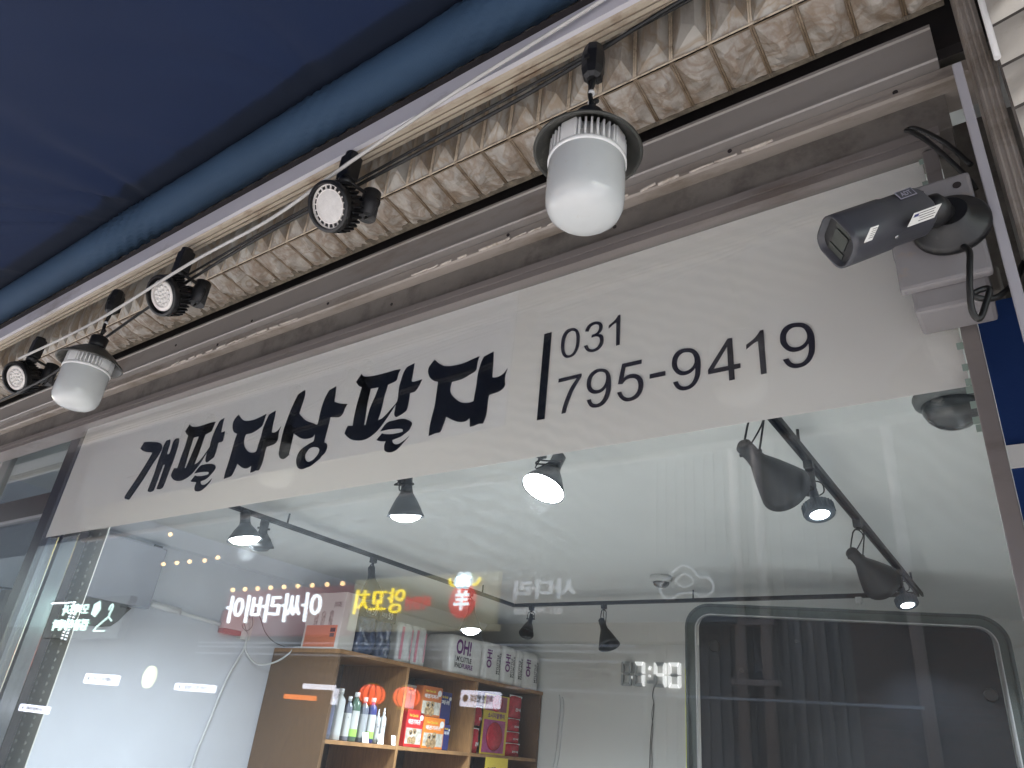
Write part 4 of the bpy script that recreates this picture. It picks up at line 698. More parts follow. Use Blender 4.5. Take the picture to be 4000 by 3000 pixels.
lb = rect_on('sticker', M['paper'], oo, r1, -sN if r1.cross(-sN).dot(dn) > 0 else sN, .042, .024, cc)
uu = -sN if r1.cross(-sN).dot(dn) > 0 else sN
for k in range(4): rect_on('sticker_line', M['darkgrey'], oo+dn*.0006+r1*(.014 if k < 2 else .010)+uu*(.005+k*.005), r1, uu, .024, .0012, lb, .0003)
rect_on('sticker_mark', M['navy'], oo+dn*.0006+r1*.002+uu*.016, r1, uu, .007, .005, lb, .0003)
oo2 = J+ax*(L-.004)+dn*.0352+sN*.026-WK
lb2 = rect_on('sticker', M['paper'], oo2, r1, uu, .012, .026, cc)
for k in range(5): rect_on('sticker_line', M['darkgrey'], oo2+dn*.0006+r1*.004+uu*(.006+k*.004), r1, uu, .007, .0009, lb2, .0003)
b = MB(); b.lathe([(.0028, 0), (.0028, .0015)], J+ax*.082+dn*.0345+sN*.012-WK, dn, 12); b.build('drain_screw', M['steel'], cc)
single('camera_cable', MB().tube([(-.004, -.118, 2.278), (.002, -.135, 2.255), (-.002, -.14, 2.225), (-.007, -.138, 2.195), (-.010, -.128, 2.168), (-.004, -.12, 2.158), (.008, -.115, 2.185), (.014, -.113, 2.203), (.006, -.114, 2.205), (-.006, -.12, 2.196), (.008, -.112, 2.190), (.024, -.10, 2.198), (.045, -.085, 2.225), (.06, -.07, 2.26)], .0042, 8, 6), M['cable'], 'black cable looping below the security camera and its box', 'cable')
single('camera_cable', MB().tube([(.03, -.06, 2.46), (.004, -.065, 2.515), (-.028, -.075, 2.553), (-.043, -.08, 2.553), (-.036, -.083, 2.543), (-.018, -.085, 2.512), (.004, -.085, 2.462), (.022, -.08, 2.42), (.028, -.075, 2.40)], .0040, 8, 6), M['cable'], 'black cable bent in a hairpin above the junction box', 'cable')
# ================================================================ INTERIOR: TRACK AND LAMPS
tr = thing('lighting_track', 'black rectangular lighting track hung below the shop ceiling', 'lighting track', (-2.2, 2.6, 2.70)); WT = tr.location.copy()
def rail(name, a, c, w_=.017, h_=.018):
    a = Vector(a); c = Vector(c); d = (c-a).normalized(); s_ = d.cross(Z).normalized()
    b = MB(WT)
    for o1, o2, z0_, z1_ in ((-w_, -w_*.35, -h_, 0), (w_*.35, w_, -h_, 0), (-w_, w_, 0.0005, .006)):
        b.prism([a+s_*o1+Z*z0_, a+s_*o2+Z*z0_, a+s_*o2+Z*z1_, a+s_*o1+Z*z1_], c-a)
    return b.build(name, M['lampblack'], tr)
rail('rail', (-3.745, 1.10, 2.70), (-3.745, 4.07, 2.70)); rail('rail', (-3.727, 4.052, 2.70), (-.667, 4.052, 2.70))
rail('rail', (-.65, 1.0, 2.70), (-.65, 4.075, 2.70)); rail('rail', (-3.727, 1.12, 2.70), (-.668, 1.12, 2.70))
for p in ((-3.745, 1.6), (-3.745, 3.6), (-2.13, 4.052), (-.65, 1.5), (-.65, 3.8), (-2.2, 1.12)): b = MB(WT); b.cyl((p[0], p[1], 2.706), (p[0], p[1], 2.77), .006, n=10); b.build('hanger_rod', M['blackm'], tr)

def cone_lamp(label, top, hinge, mouth, r, lit=False, power=0, adapter=M['blackm'], ball=False, flat=False, wide=150):
    """top: point on the track; hinge: where the bracket holds the shade; mouth: centre of the shade's rim"""
    top, hinge, mouth = Vector(top), Vector(hinge), Vector(mouth)
    t = thing('track_lamp', label, 'track lamp', top, None, 'cone shaded lamps on the lighting track'); W_ = top
    b = MB(W_); b.box(top+Vector((-.017, -.020, -.052)), top+Vector((.017, .020, -.018)), None, .002); b.cyl(top+Vector((0, 0, -.052)), top+Vector((0, 0, -.064)), .009); b.build('track_adapter', adapter, t)
    a = (mouth-hinge).normalized(); side = a.cross(Z)
    if side.length < .1: side = X.copy()
    side.normalize()
    b = MB(W_); nk = top+Vector((0, 0, -.062))
    b.tube([nk, nk+side*.026+Vector((0, 0, -.010)), hinge+side*.030], .0035, 6, 3); b.tube([nk, nk-side*.026+Vector((0, 0, -.010)), hinge-side*.030], .0035, 6, 3)
    b.cyl(hinge-side*.036, hinge+side*.036, .006, n=10)
    b.tube([nk, nk+a*.02+side*.01+Vector((0, 0, -.02)), hinge-a*.02+Vector((.01, .01, .02)), hinge-a*.03], .003, 6, 4); b.build('bracket', M['lampblack'], t)
    Lc = (mouth-hinge).length; rn = r*.30
    b = MB(W_); pr_ = [(rn*.55, -.05), (rn, -.038), (rn, .012), (rn*1.15, .02+Lc*.12), (r*.62, Lc*.52), (r*.88, Lc*.84), (r, Lc), (r*.975, Lc), (r*.86, Lc*.84), (r*.6, Lc*.52), (rn, Lc*.2), (0, Lc*.2)]
    b.lathe(pr_, hinge, a, 40, cap0=True, cap1=False); b.build('lamp_shade', M['lampblack'] if not lit else M['shade_lit'], t)
    if lit:
        b = MB(W_); b.lathe([(r*.30, Lc*.3), (r*.66, Lc*.66), (r*.84, Lc*.86), (r*.86, Lc*.93), (r*.70, Lc*1.06), (r*.4, Lc*1.14), (0, Lc*1.17)] if not flat else [(r*.3, Lc*.3), (r*.8, Lc*.85), (r*.93, Lc*.985), (0, Lc*.99)], hinge, a, 32, cap0=False, cap1=False); b.build('bulb', M['lit'], t)
        ld = bpy.data.lights.new('lamp_light', 'SPOT'); ld.energy = power; ld.color = LAMP; ld.spot_size = rad(wide); ld.spot_blend = .6; ld.shadow_soft_size = .05
        lo = bpy.data.objects.new('lamp_light', ld); COL.objects.link(lo); lo.parent = t
        lo.location = (mouth+a*.06)-top; lo.rotation_mode = 'QUATERNION'; lo.rotation_quaternion = Vector((0, 0, -1)).rotation_difference(a)
    elif ball:
        b = MB(W_); b.lathe([(r*.3, Lc*.3), (r*.75, Lc*.8), (r*.82, Lc*.98), (r*.6, Lc*1.2), (0, Lc*1.32)], hinge, a, 28, cap0=False, cap1=False); b.build('bulb', M['bulb_off'], t)
    else:
        b = MB(W_); b.lathe([(r*.55, Lc*.55), (0, Lc*.55)], hinge, a, 28, cap0=False, cap1=False); b.build('bulb', M['bulb_off'], t)
    return t
M['shade_lit'] = mat('shade_lit', (.03, .034, .04), .4)
PW = 17.5
cone_lamp('lit cone lamp nearest the left wall, at the front end of the track', (-3.745, 1.30, 2.70), (-3.72, 1.29, 2.64), (-3.70, 1.31, 2.52), .098, True, PW*.9, wide=176)
cone_lamp('unlit lamp with a dark bulb half hidden behind the leftmost lit cone lamp', (-3.745, 1.44, 2.70), (-3.74, 1.44, 2.63), (-3.765, 1.46, 2.53), .085, False, ball=True)
cone_lamp('lit cone lamp just under the banner, right of the leftmost lit lamp', (-2.325, 1.12, 2.70), (-2.325, 1.17, 2.645), (-2.33, 1.20, 2.50), .086, True, PW)
cone_lamp('very bright lamp aimed at the street, its oval mouth below the divider bar', (-1.55, 1.12, 2.70), (-1.544, 1.227, 2.662), (-1.561, 1.17, 2.533), .092, True, PW*.8, flat=True)
cone_lamp('unlit cone lamp on the left track rail above the dark wrapped packs', (-3.745, 2.36, 2.70), (-3.73, 2.35, 2.575), (-3.70, 2.36, 2.42), .082)
cone_lamp('lit cone lamp above the white packs at the end of the left rail', (-3.745, 3.45, 2.70), (-3.72, 3.45, 2.57), (-3.70, 3.45, 2.385), .088, True, PW)
cone_lamp('small black lamp at the left end of the back rail, pointing down', (-3.56, 4.052, 2.70), (-3.56, 4.05, 2.58), (-3.53, 3.96, 2.445), .062)
cone_lamp('unlit cone lamp on the back rail above the digital clock', (-2.87, 4.052, 2.70), (-2.875, 4.05, 2.53), (-2.80, 4.03, 2.365), .085)
cone_lamp('large unlit cone lamp at the near end of the right rail', (-.65, 1.02, 2.70), (-.66, .965, 2.475), (-.615, 1.15, 2.415), .084)
cone_lamp('unlit cone lamp at the far half of the right rail', (-.65, 2.40, 2.70), (-.655, 2.31, 2.49), (-.60, 2.50, 2.42), .088)
def led_lamp(label, top, piv, mouth, power):
    top, piv, mouth = Vector(top), Vector(piv), Vector(mouth)
    t = thing('track_lamp', label, 'track lamp', top, None, 'round headed LED lamps on the right rail'); a = (mouth-piv).normalized(); L_ = (mouth-piv).length
    b = MB(top); b.box(top+Vector((-.017, -.020, -.045)), top+Vector((.017, .020, -.018)), None, .002); b.cyl(top+Vector((0, 0, -.045)), piv+Vector((0, 0, .01)), .016, n=16); b.build('track_adapter', M['blackm'], t)
    b = MB(top); b.cyl(piv-a*.04+Vector((-.012, 0, .0)), piv+a*.02+Vector((-.012, 0, .0)), .024, n=20)
    b.tube([piv+Vector((.01, 0, .03)), piv+Vector((.035, .01, .02)), piv+Vector((.038, .012, -.015)), piv+Vector((.012, .01, -.03))], .0028, 6, 4); b.build('bracket', M['lampblack'], t)
    b = MB(top); b.lathe([(.016, .0), (.018, L_*.4), (.045, L_*.55), (.054, L_*.62), (.056, L_*.97), (.052, L_), (.036, L_*.99), (.034, L_*.95)], piv, a, 36, cap1=False)
    for k in range(24):
        q = Vector((0, 0, 1)).rotation_difference(a).to_matrix().to_4x4(); Mx = Matrix.Translation(piv) @ q @ Matrix.Rotation(2*math.pi*k/24, 4, 'Z')
        b.box((.053, -.002, L_*.64), (.059, .002, L_*.92), Mx)
    b.build('lamp_head', M['led_head'], t)
    b = MB(top); b.lathe([(.035, L_*.96), (0, L_*.965)], piv, a, 28, cap0=False, cap1=False); b.build('lit_face', M['lit'], t)
    ld = bpy.data.lights.new('lamp_light', 'SPOT'); ld.energy = power; ld.color = LAMP; ld.spot_size = rad(120); ld.spot_blend = .6; ld.shadow_soft_size = .04
    lo = bpy.data.objects.new('lamp_light', ld); COL.objects.link(lo); lo.parent = t
    lo.location = (mouth+a*.02)-top; lo.rotation_mode = 'QUATERNION'; lo.rotation_quaternion = Vector((0, 0, -1)).rotation_difference(a)
M['led_head'] = mat('led_head', (.06, .075, .095), .4, var=.2, vscale=20)
led_lamp('lit round headed LED lamp between the two big cone lamps on the right rail', (-.65, 1.62, 2.70), (-.665, 1.70, 2.605), (-.640, 1.675, 2.487), 8)
led_lamp('lit round headed LED lamp at the far corner of the right rail', (-.65, 3.37, 2.70), (-.665, 3.47, 2.615), (-.640, 3.445, 2.503), 8)
b = MB(); b.box((-1.022, 4.034, 2.645), (-.985, 4.072, 2.684), None, .002); b.cyl((-1.003, 4.053, 2.645), (-1.003, 4.053, 2.63), .007)
single('spare_adapter', b, M['white_plastic'], 'empty white adapter on the back rail above the dark glass case', 'track adapter')

# ---------------------------------------------------------------- ceiling cameras
dc = thing('dome_camera', 'dark dome camera under the ceiling at the right end of the window', 'dome camera', (-.10, .98, 2.66)); q_ = dc.location.copy()
b = MB(); b.lathe([(.092, .0), (.094, -.006), (.090, -.022), (.075, -.030)], n=48); b.cyl((0, 0, 0), (0, 0, .095), .03); b.build('dome_base', mat('domebase', (.12, .13, .13), .45), dc)
b = MB(); b.lathe([(.075, -.0305), (.073, -.048), (.062, -.070), (.042, -.088), (.018, -.097), (0, -.099)], n=48, cap0=True, cap1=False); b.build('dome', mat('domeglass', (.035, .04, .042), .08), dc)
dc.location = (-.118, 1.02, 2.585)
d2 = thing('dome_camera', 'small silver dome camera on the ceiling above the digital clock', 'dome camera', (-2.175, 3.60, 2.768))
b = MB(); b.lathe([(.075, 0), (.078, -.008), (.074, -.032), (.060, -.042)], n=40); b.build('dome_base', mat('domesilver', (.50, .5, .48), .35), d2)
b = MB(); b.lathe([(.058, -.043), (.050, -.062), (.030, -.076), (0, -.080)], n=36, cap1=False); b.build('dome', mat('domeglass2', (.2, .2, .2), .05, metal=.7), d2)

# ---------------------------------------------------------------- left wall: cabinet, conduit, box with cables
cb = thing('wall_cabinet', 'silvery sheet metal cabinet on the left wall with a dark open underside', 'cabinet', (-5.1, 1.3, 2.2)); Wc = cb.location.copy()
b = MB(Wc); b.box((-5.118, .90, 2.215), (-5.035, 1.595, 2.628), None, .008); b.build('cabinet_door', M['cabinet'], cb)
sh = [(.80, 2.214), (1.46, 2.214), (1.50, 2.205), (1.475, 2.17), (1.44, 2.11), (1.40, 2.07), (1.34, 2.055), (1.0, 2.045), (.80, 2.045)]
b = MB(Wc); b.prism([(-5.118, y, z) for y, z in sh], (.028, 0, 0)); b.build('underside_plate', M['darkgrey'], cb)  # flat dark plate with a curved corner, standing for the open underside
b = MB(Wc); b.box((-5.06, 1.50, 2.629), (-5.045, 1.56, 2.642)); b.box((-5.085, 1.42, 2.195), (-5.072, 1.475, 2.206)); b.build('hinge', M['blackm'], cb)
single('conduit_tube', MB().cyl((-5.095, 1.62, 2.262), (-5.095, 1.85, 2.252), .022, n=20), M['white_plastic'], 'thick white tube on the left wall beside the metal cabinet', 'tube')
single('conduit_tube', MB().cyl((-5.10, 1.87, 2.245), (-5.10, 2.24, 2.222), .014, n=16), M['white_plastic'], 'thinner white tube running on to the small pink box', 'tube')
bx = thing('wall_box', 'small white and pink box on the left wall with cables hanging from it', 'wall box', (-5.08, 2.33, 2.2)); Wx = bx.location.copy()
MB(Wx).box((-5.118, 2.20, 2.20), (-5.04, 2.37, 2.325), None, .006).build('box_body', M['pinkwhite'], bx); MB(Wx).box((-5.115, 2.205, 2.165), (-5.045, 2.365, 2.1995), None, .006).build('box_base', mat('box_base', (.35, .12, .12), .4), bx)
MB(Wx).box((-5.118, 2.38, 2.15), (-5.07, 2.47, 2.30), None, .006).build('socket_cover', M['white_plastic'], bx)
wc_ = mat('wirewhite', (.6, .61, .62), .5)
single('wall_cable', MB().tube([(-5.06, 2.42, 2.28), (-5.07, 2.44, 2.16), (-5.085, 2.44, 2.06), (-5.09, 2.37, 1.86), (-5.09, 2.32, 1.60), (-5.09, 2.27, 1.30), (-5.09, 2.25, .9)], .009, 8, 6), wc_, 'long white cable hanging straight down the left wall', 'cable')
single('wall_cable', MB().tube([(-5.06, 2.43, 2.20), (-5.07, 2.455, 2.08), (-5.05, 2.55, 2.0), (-5.0, 2.62, 2.0), (-4.95, 2.69, 2.04), (-4.90, 2.735, 2.10), (-4.86, 2.76, 2.148), (-4.8, 2.9, 2.15)], .007, 8, 6), wc_, 'white cable drooping from the pink box to the shelf top', 'cable')
single('wall_wire', MB().tube([(-5.06, 2.40, 2.30), (-5.06, 2.45, 2.36), (-5.08, 2.52, 2.33), (-5.09, 2.60, 2.24), (-5.09, 2.70, 2.18), (-5.06, 2.80, 2.155)], .0028, 6, 6), M['darkgrey'], 'thin dark wire arching from the wall box to the shelf', 'wire')
single('wall_wire', MB().tube([(-5.05, 2.36, 2.30), (-5.04, 2.35, 2.24), (-5.04, 2.40, 2.21), (-5.04, 2.44, 2.26), (-5.05, 2.41, 2.33), (-5.05, 2.37, 2.27), (-5.06, 2.43, 2.19)], .0022, 6, 6), M['darkgrey'], 'tangle of thin wire around the wall box', 'wire')
mb_ = thing('meter_box', 'brown electric meter box seen through the far left pane', 'meter box', (-5.1, .78, 1.95)); Wm = mb_.location.copy()
MB(Wm).box((-5.118, .70, 1.95), (-5.03, .84, 2.16), None, .01).build('box_body', mat('meter', (.24, .2, .15), .5), mb_)
MB(Wm).box((-5.03, .76, 1.99), (-5.024, .825, 2.12)).build('dial_window', M['glassdark'], mb_)
b = MB(); b.tube([(-5.10, -.0+.15, 2.17), (-5.10, .45, 2.16), (-5.10, .75, 2.175), (-5.10, .82, 2.19)], .006, 6, 4)
single('wall_wire', b, M['cable'], 'black wire running along the wall to the meter box', 'wire')

# ---------------------------------------------------------------- shelf unit
XF, XB = -4.337, -5.10
su = thing('shelf_unit', 'tall brown wooden shelf unit standing along the left wall', 'shelf unit', (-4.7, 4.1, .02)); Ws = su.location.copy()
def bd(name, m, a, c): return MB(Ws).box(a, c, None, .0015).build(name, m, su)
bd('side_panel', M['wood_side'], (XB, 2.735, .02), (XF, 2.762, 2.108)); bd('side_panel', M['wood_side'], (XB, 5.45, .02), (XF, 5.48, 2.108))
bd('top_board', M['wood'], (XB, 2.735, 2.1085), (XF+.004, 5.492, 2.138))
bd('back_panel', M['wood_back_shaded'], (XB, 2.7625, .02), (XB+.012, 5.4495, 2.108))
for y in (3.485, 4.405): bd('divider', M['wood'], (XB+.0125, y, .02), (XF, y+.028, 2.108))
for zz in (1.535, 1.0, .5):
    for a, c in ((2.7625, 3.4845), (3.5135, 4.4045), (4.4335, 5.4495)): bd('shelf_board', M['wood'], (XB+.0125, a, zz-.026), (XF-.002, c, zz))
ZS = 1.536; ZT = 2.139
# on top: carton with dogs
ct = thing('carton', 'white carton with puppies and an orange panel on the left end of the shelf top', 'carton', (-4.6, 2.80, ZT)); Wt = ct.location.copy()
MB(Wt).box((-4.80, 2.745, ZT), (-4.385, 2.90, ZT+.415), None, .004).build('carton_body', mat('carton', (.60, .58, .55), .6, bump=.1), ct)
MB(Wt).box((-4.775, 2.7425, ZT+.012), (-4.42, 2.7447, ZT+.17)).build('orange_panel', M['salmon'], ct)
b = MB(Wt)
for cx_, hh in ((-4.68, .075), (-4.60, .095), (-4.51, .10)):
    b.box((cx_-.022, 2.7425, ZT+.171), (cx_+.022, 2.7440, ZT+.171+hh*.7), None, .0005)
    b.lathe([(.024, 0), (.024, .0016)], (cx_, 2.744, ZT+.185+hh*.7), (0, -1, 0), 20)
b.build('puppy_print', mat('puppy', (.30, .26, .25), .7, var=.5, vscale=60, dirt=(.6, .55, .5), dscale=40, damt=.7), ct)
MB(Wt).box((-4.49, 2.7405, ZT+.12), (-4.435, 2.7424, ZT+.15), None, .0006).build('price_badge', M['ink'], ct)
text('carton_text', '강아지패드', (-4.50, 2.7415, ZT+.30), X, Z, .09, .045, M['darkgrey'], ct, Wt); MB(Wt).box((-4.488, 2.7405, ZT+.085), (-4.44, 2.7424, ZT+.112)).build('price_badge', M['darkgrey'], ct)
# dark wrapped packs with black headers
def pack(name, label, y0, y1, h, mat_, group, x0=-4.62, x1=-4.36, tilt=0, seed=0, puff=.012):
    t = thing(name, label, 'pack', ((x0+x1)/2, (y0+y1)/2, ZT), None, group); W_ = t.location.copy(); b = MB(W_)
    nu, nv = 10, 12; c_ = Vector(((x0+x1)/2, (y0+y1)/2, ZT)); dx = (x1-x0)/2; dy = (y1-y0)/2; rings = []
    for k in range(nv+1):
        z = h*k/nv; ring = []; sq = 1-.10*max(0, (k/nv-.86)/.14)
        for j in range(40):
            a = 2*math.pi*(j+.5)/40; ca, sa = math.cos(a), math.sin(a); m_ = (abs(ca)**8+abs(sa)**8)**(1/8)
            d_ = puff*noise.noise(Vector((ca*2.2+seed, sa*2.2, z*9)))+puff*.5*noise.noise(Vector((ca*7, sa*7+seed, z*26)))
            ring.append(c_+Vector((ca/m_*dx*sq+ca*d_, sa/m_*dy*sq+sa*d_, z)))
        rings.append(ring)
    b.ring_loft(rings); b.build('pack_body', mat_, t); return t, W_
for k, (y0, y1, lb_) in enumerate(((2.93, 3.10, 'dark blue plastic pack next to the puppy carton, holes punched through it'), (3.11, 3.30, 'glossy dark plastic pack, second of the dark ones'))):
    t, W_ = pack('wrapped_pack', lb_, y0, y1, .27, M['wrapdark'], 'dark plastic packs on the shelf top', seed=k*4, puff=.022)
    MB(W_).box((-4.60, y0+.005, ZT+.272), (-4.365, y1-.004, ZT+.375), None, .006).build('header_card', M['ink'], t)
    text('header_text', '50', (-4.362, y0+.09, ZT+.295), Y_, Z, .05, .05, M['label_white'], t, W_); text('header_text', '대형', (-4.362, y0+.02, ZT+.30), Y_, Z, .055, .035, M['label_white'], t, W_)
for k, (y0, y1, lb_) in enumerate(((3.36, 3.53, 'clear bag of white pads with pink stripes, left one of the two'), (3.54, 3.70, 'clear bag of white pads with pink stripes, right one of the two'))):
    t, W_ = pack('pad_bag', lb_, y0, y1, .30, M['clear_bag'], 'clear bags of white pads', seed=20+k*5, puff=.016)
    MB(W_).box((-4.357, y0+.018, ZT+.02), (-4.3535, y0+.045, ZT+.27)).build('pink_stripe', mat('pink', (.62, .25, .32), .4), t)
    MB(W_).box((-4.357, y1-.032, ZT+.03), (-4.3535, y1-.018, ZT+.26)).build('pink_stripe', mat('pink', (.6, .3, .35), .4), t)
OHL = (('white pad pack whose front reads OH! in purple, first of the row', 4.055, 4.50, .325), ('white pad pack right behind the first one, text turned sideways', 4.505, 4.80, .335), ('white pad pack in the middle of the row, purple lettering turned sideways', 4.805, 5.03, .34), ('narrow white pad pack squeezed between two wider ones', 5.035, 5.15, .335), ('white pad pack at the far end of the shelf top', 5.155, 5.44, .34))
for k, (lb_, y0, y1, h_) in enumerate(OHL):
    t, W_ = pack('pad_pack', lb_, y0, y1, h_, M['wrap'], 'white pad packs lined up on the shelf top', -4.75, -4.36, seed=40+k*7, puff=.005)
    xf = -4.3535
    if k == 0:
        text('pack_text', 'OH!', (xf, 4.085, ZT+.165), Y_, Z, .21, .125, M['purple'], t, W_, bold=.03); text('pack_text', 'MYLITTLE', (xf, 4.105, ZT+.105), Y_, Z, .21, .042, M['ink'], t, W_, bold=.02)
        text('pack_text', 'PAD', (xf, 4.095, ZT+.052), Y_, Z, .09, .04, M['ink'], t, W_, bold=.02); text('pack_text', 'PURPLE', (xf, 4.19, ZT+.052), Y_, Z, .15, .04, M['purple'], t, W_, bold=.02)
        MB(W_).box((xf-.001, 4.082, ZT+.05), (xf, 4.086, ZT+.15)).build('text_rule', M['ink'], t)
    else:
        wd = y1-y0
        if k != 3: text('pack_text', 'OH!', (xf, y0+.04+min(.07, wd*.3), ZT+.11), Z, -Y_, .16, .075, M['purple'], t, W_, bold=.03)
        text('pack_text', 'MYLITTLE', (xf, y1-(.075 if k != 3 else .06), ZT+.07), Z, -Y_, .17, .028, M['ink'], t, W_, bold=.01)
        text('pack_text', 'PADPURPLE', (xf, y1-(.040 if k != 3 else .028), ZT+.07), Z, -Y_, .19, .026, M['ink'], t, W_, bold=.01)
# bottles
def bottle(label, y, h, r, body, lab, x=-4.42, cap=None, spray=False, band=None):
    t = thing('bottle', label, 'bottle', (x, y, ZS), None, 'bottles on the upper left shelf'); b = MB()
    b.lathe([(r*.92, 0), (r, .006), (r, h*.72), (r*.9, h*.79), (r*.42, h*.86), (r*.40, h*.90)], n=28); b.build('bottle_body', body, t)
    b = MB(); b.lathe([(r*1.015, h*.10), (r*1.015, h*.62)], n=28, cap0=False, cap1=False); lb_ = b.build('label', lab, t)
    if band:
        b = MB(); b.lathe([(r*1.03, h*.10), (r*1.03, h*.25)], n=28, cap0=False, cap1=False); b.build('label_band', band, lb_)
    b = MB(); b.lathe([(.006, 0), (.006, .001)], (r*1.01*.9, -r*.35, h*.52), (1, -.3, 0), 12); b.build('label_mark', M['darkgrey'], lb_)
    b = MB()
    if spray: b.lathe([(r*.42, h*.90), (r*.42, h*.94), (r*.2, h*.96), (r*.24, h*1.06), (r*.12, h*1.08)], n=16); b.cyl((0, 0, h*1.04), (r*.6, -r*.4, h*1.05), r*.1)
    else: b.lathe([(r*.48, h*.90), (r*.48, h*.995), (r*.44, h)], n=20)
    b.build('cap', cap or M['white_plastic'], t)
BT = [('tall blue grey bottle at the left end of the bottle row', 2.805, .335, .047, M['bottle_grey'], mat('lb', (.12, .13, .2), .4), False, None), ('white bottle beside the leftmost blue grey one', 2.905, .345, .043, M['label_white'], M['label_white'], False, None),
      ('clear bottle hidden between the white and the green one', 3.005, .30, .030, M['bottle_grey'], M['label_white'], False, None), ('green bottle with a white and lime label, third of the tall ones', 3.07, .335, .040, M['bottle_green'], M['label_white'], False, M['label_green']),
      ('dark bottle with a grey label between the two lime banded ones', 3.165, .31, .036, M['bottle_grey'], mat('lb2', (.3, .31, .32), .5), False, None), ('navy bottle with a white and lime label, right of the green one', 3.25, .315, .038, M['navy'], M['label_white'], False, M['label_green']),
      ('small grey spray bottle', 3.325, .225, .024, M['label_white'], mat('lb3', (.35, .34, .34), .5), True, None), ('small white spray bottle at the right end of the bottle row', 3.385, .235, .025, M['label_white'], M['label_white'], True, None)]
for lb_, y, h, r, bo, la, spv, bnd in BT: bottle(lb_, y, h, r, bo, la, spray=spv, band=bnd)
for k, y in enumerate((3.13, 3.29, 3.44)):
    b = MB(); b.prism([(-4.345, y, ZS+.001), (-4.345, y+.065, ZS+.001), (-4.36, y+.065, ZS+.07), (-4.36, y, ZS+.07)], (-.002, 0, 0))
    single('price_card', b, M['paper'], ('small price card in front of the dark bottle', 'small price card in front of the spray bottles', 'small price card at the divider end of the bottle shelf')[k], 'price card', 'price cards on the bottle shelf')
# snack boxes in the middle compartment
def food(name, label, y0, y1, z0_, z1_, col, top=M['white'], x=-4.40, dog=True, body='애견기저귀', lean=0):
    t = thing(name, label, 'pack', (x, (y0+y1)/2, z0_), None, 'pet supply packs on the shelf'); W_ = t.location.copy()
    MB(W_).box((x-.09, y0, z0_), (x, y1, z1_), None, .006).build('pack_body', col, t); h = z1_-z0_; wd = y1-y0
    text('pack_text', body, (x+.0012, y0+wd*.1, z0_+h*.60), Y_, Z, wd*.70, h*.14, M['white'], t, W_, bold=.03)
    text('pack_text', 'New Clean Safe', (x+.0012, y0+wd*.14, z0_+h*.80), Y_, Z, wd*.5, h*.08, M['yellow'], t, W_, bold=.02)
    b = MB(W_); b.lathe([(wd*.10, 0), (wd*.10, .0015)], (x, y1-wd*.14, z0_+h*.80), (1, 0, 0), 20); b.build('round_badge', M['white'], t)
    if dog:
        MB(W_).box((x+.0002, y0+wd*.04, z0_+h*.08), (x+.0010, y1-wd*.04, z0_+h*.50), None, .0003).build('picture_panel', mat('picpanel', (.50, .47, .40), .5, var=.4, vscale=30), t)
        b = MB(W_)
        for cy_, s_ in ((y0+wd*.30, 1), (y0+wd*.52, 1.1)):
            b.lathe([(wd*.13*s_, 0), (wd*.13*s_, .001)], (x+.0012, cy_, z0_+h*.18), (1, 0, 0), 18); b.lathe([(wd*.095*s_, 0), (wd*.095*s_, .0012)], (x+.0012, cy_+.004, z0_+h*.38*s_), (1, 0, 0), 18)
        b.build('dog_print', mat('dogp', (.42, .28, .14), .6, var=.6, vscale=50, dirt=(.05, .03, .02), dscale=35, damt=.6), t)
        b = MB(W_)
        for cy_, s_ in ((y0+wd*.30, 1), (y0+wd*.52, 1.1)): b.lathe([(wd*.04, 0), (wd*.04, .001)], (x+.0026, cy_+.004, z0_+h*.36*s_), (1, 0, 0), 12)
        b.build('dog_print', M['ink'], t)
    return t
food('diaper_pack', 'red pack with white lettering and dogs, beside the first divider', 3.63, 3.835, ZS, ZS+.275, M['red'])
food('diaper_pack', 'bright orange pack with dogs on the shelf, right of the red one', 3.845, 4.11, ZS, ZS+.235, M['orange'])
food('diaper_pack', 'orange brown pack with dogs stacked on top of the bright orange one', 3.78, 4.03, ZS+.237, ZS+.47, mat('rust', (.48, .13, .03), .35))
food('diaper_pack', 'navy pack behind the orange packs, upper one', 4.06, 4.21, ZS+.20, ZS+.45, M['navy'], x=-4.44, dog=False, body='저귀')
food('diaper_pack', 'navy pack behind the orange packs, lower one', 4.115, 4.20, ZS, ZS+.195, M['navy'], x=-4.41, dog=False, body='저귀')
food('diaper_pack', 'grey edged pack standing behind the orange brown one', 3.66, 3.77, ZS+.28, ZS+.46, mat('greyp', (.3, .3, .31), .5), x=-4.47, dog=False, body='저귀')
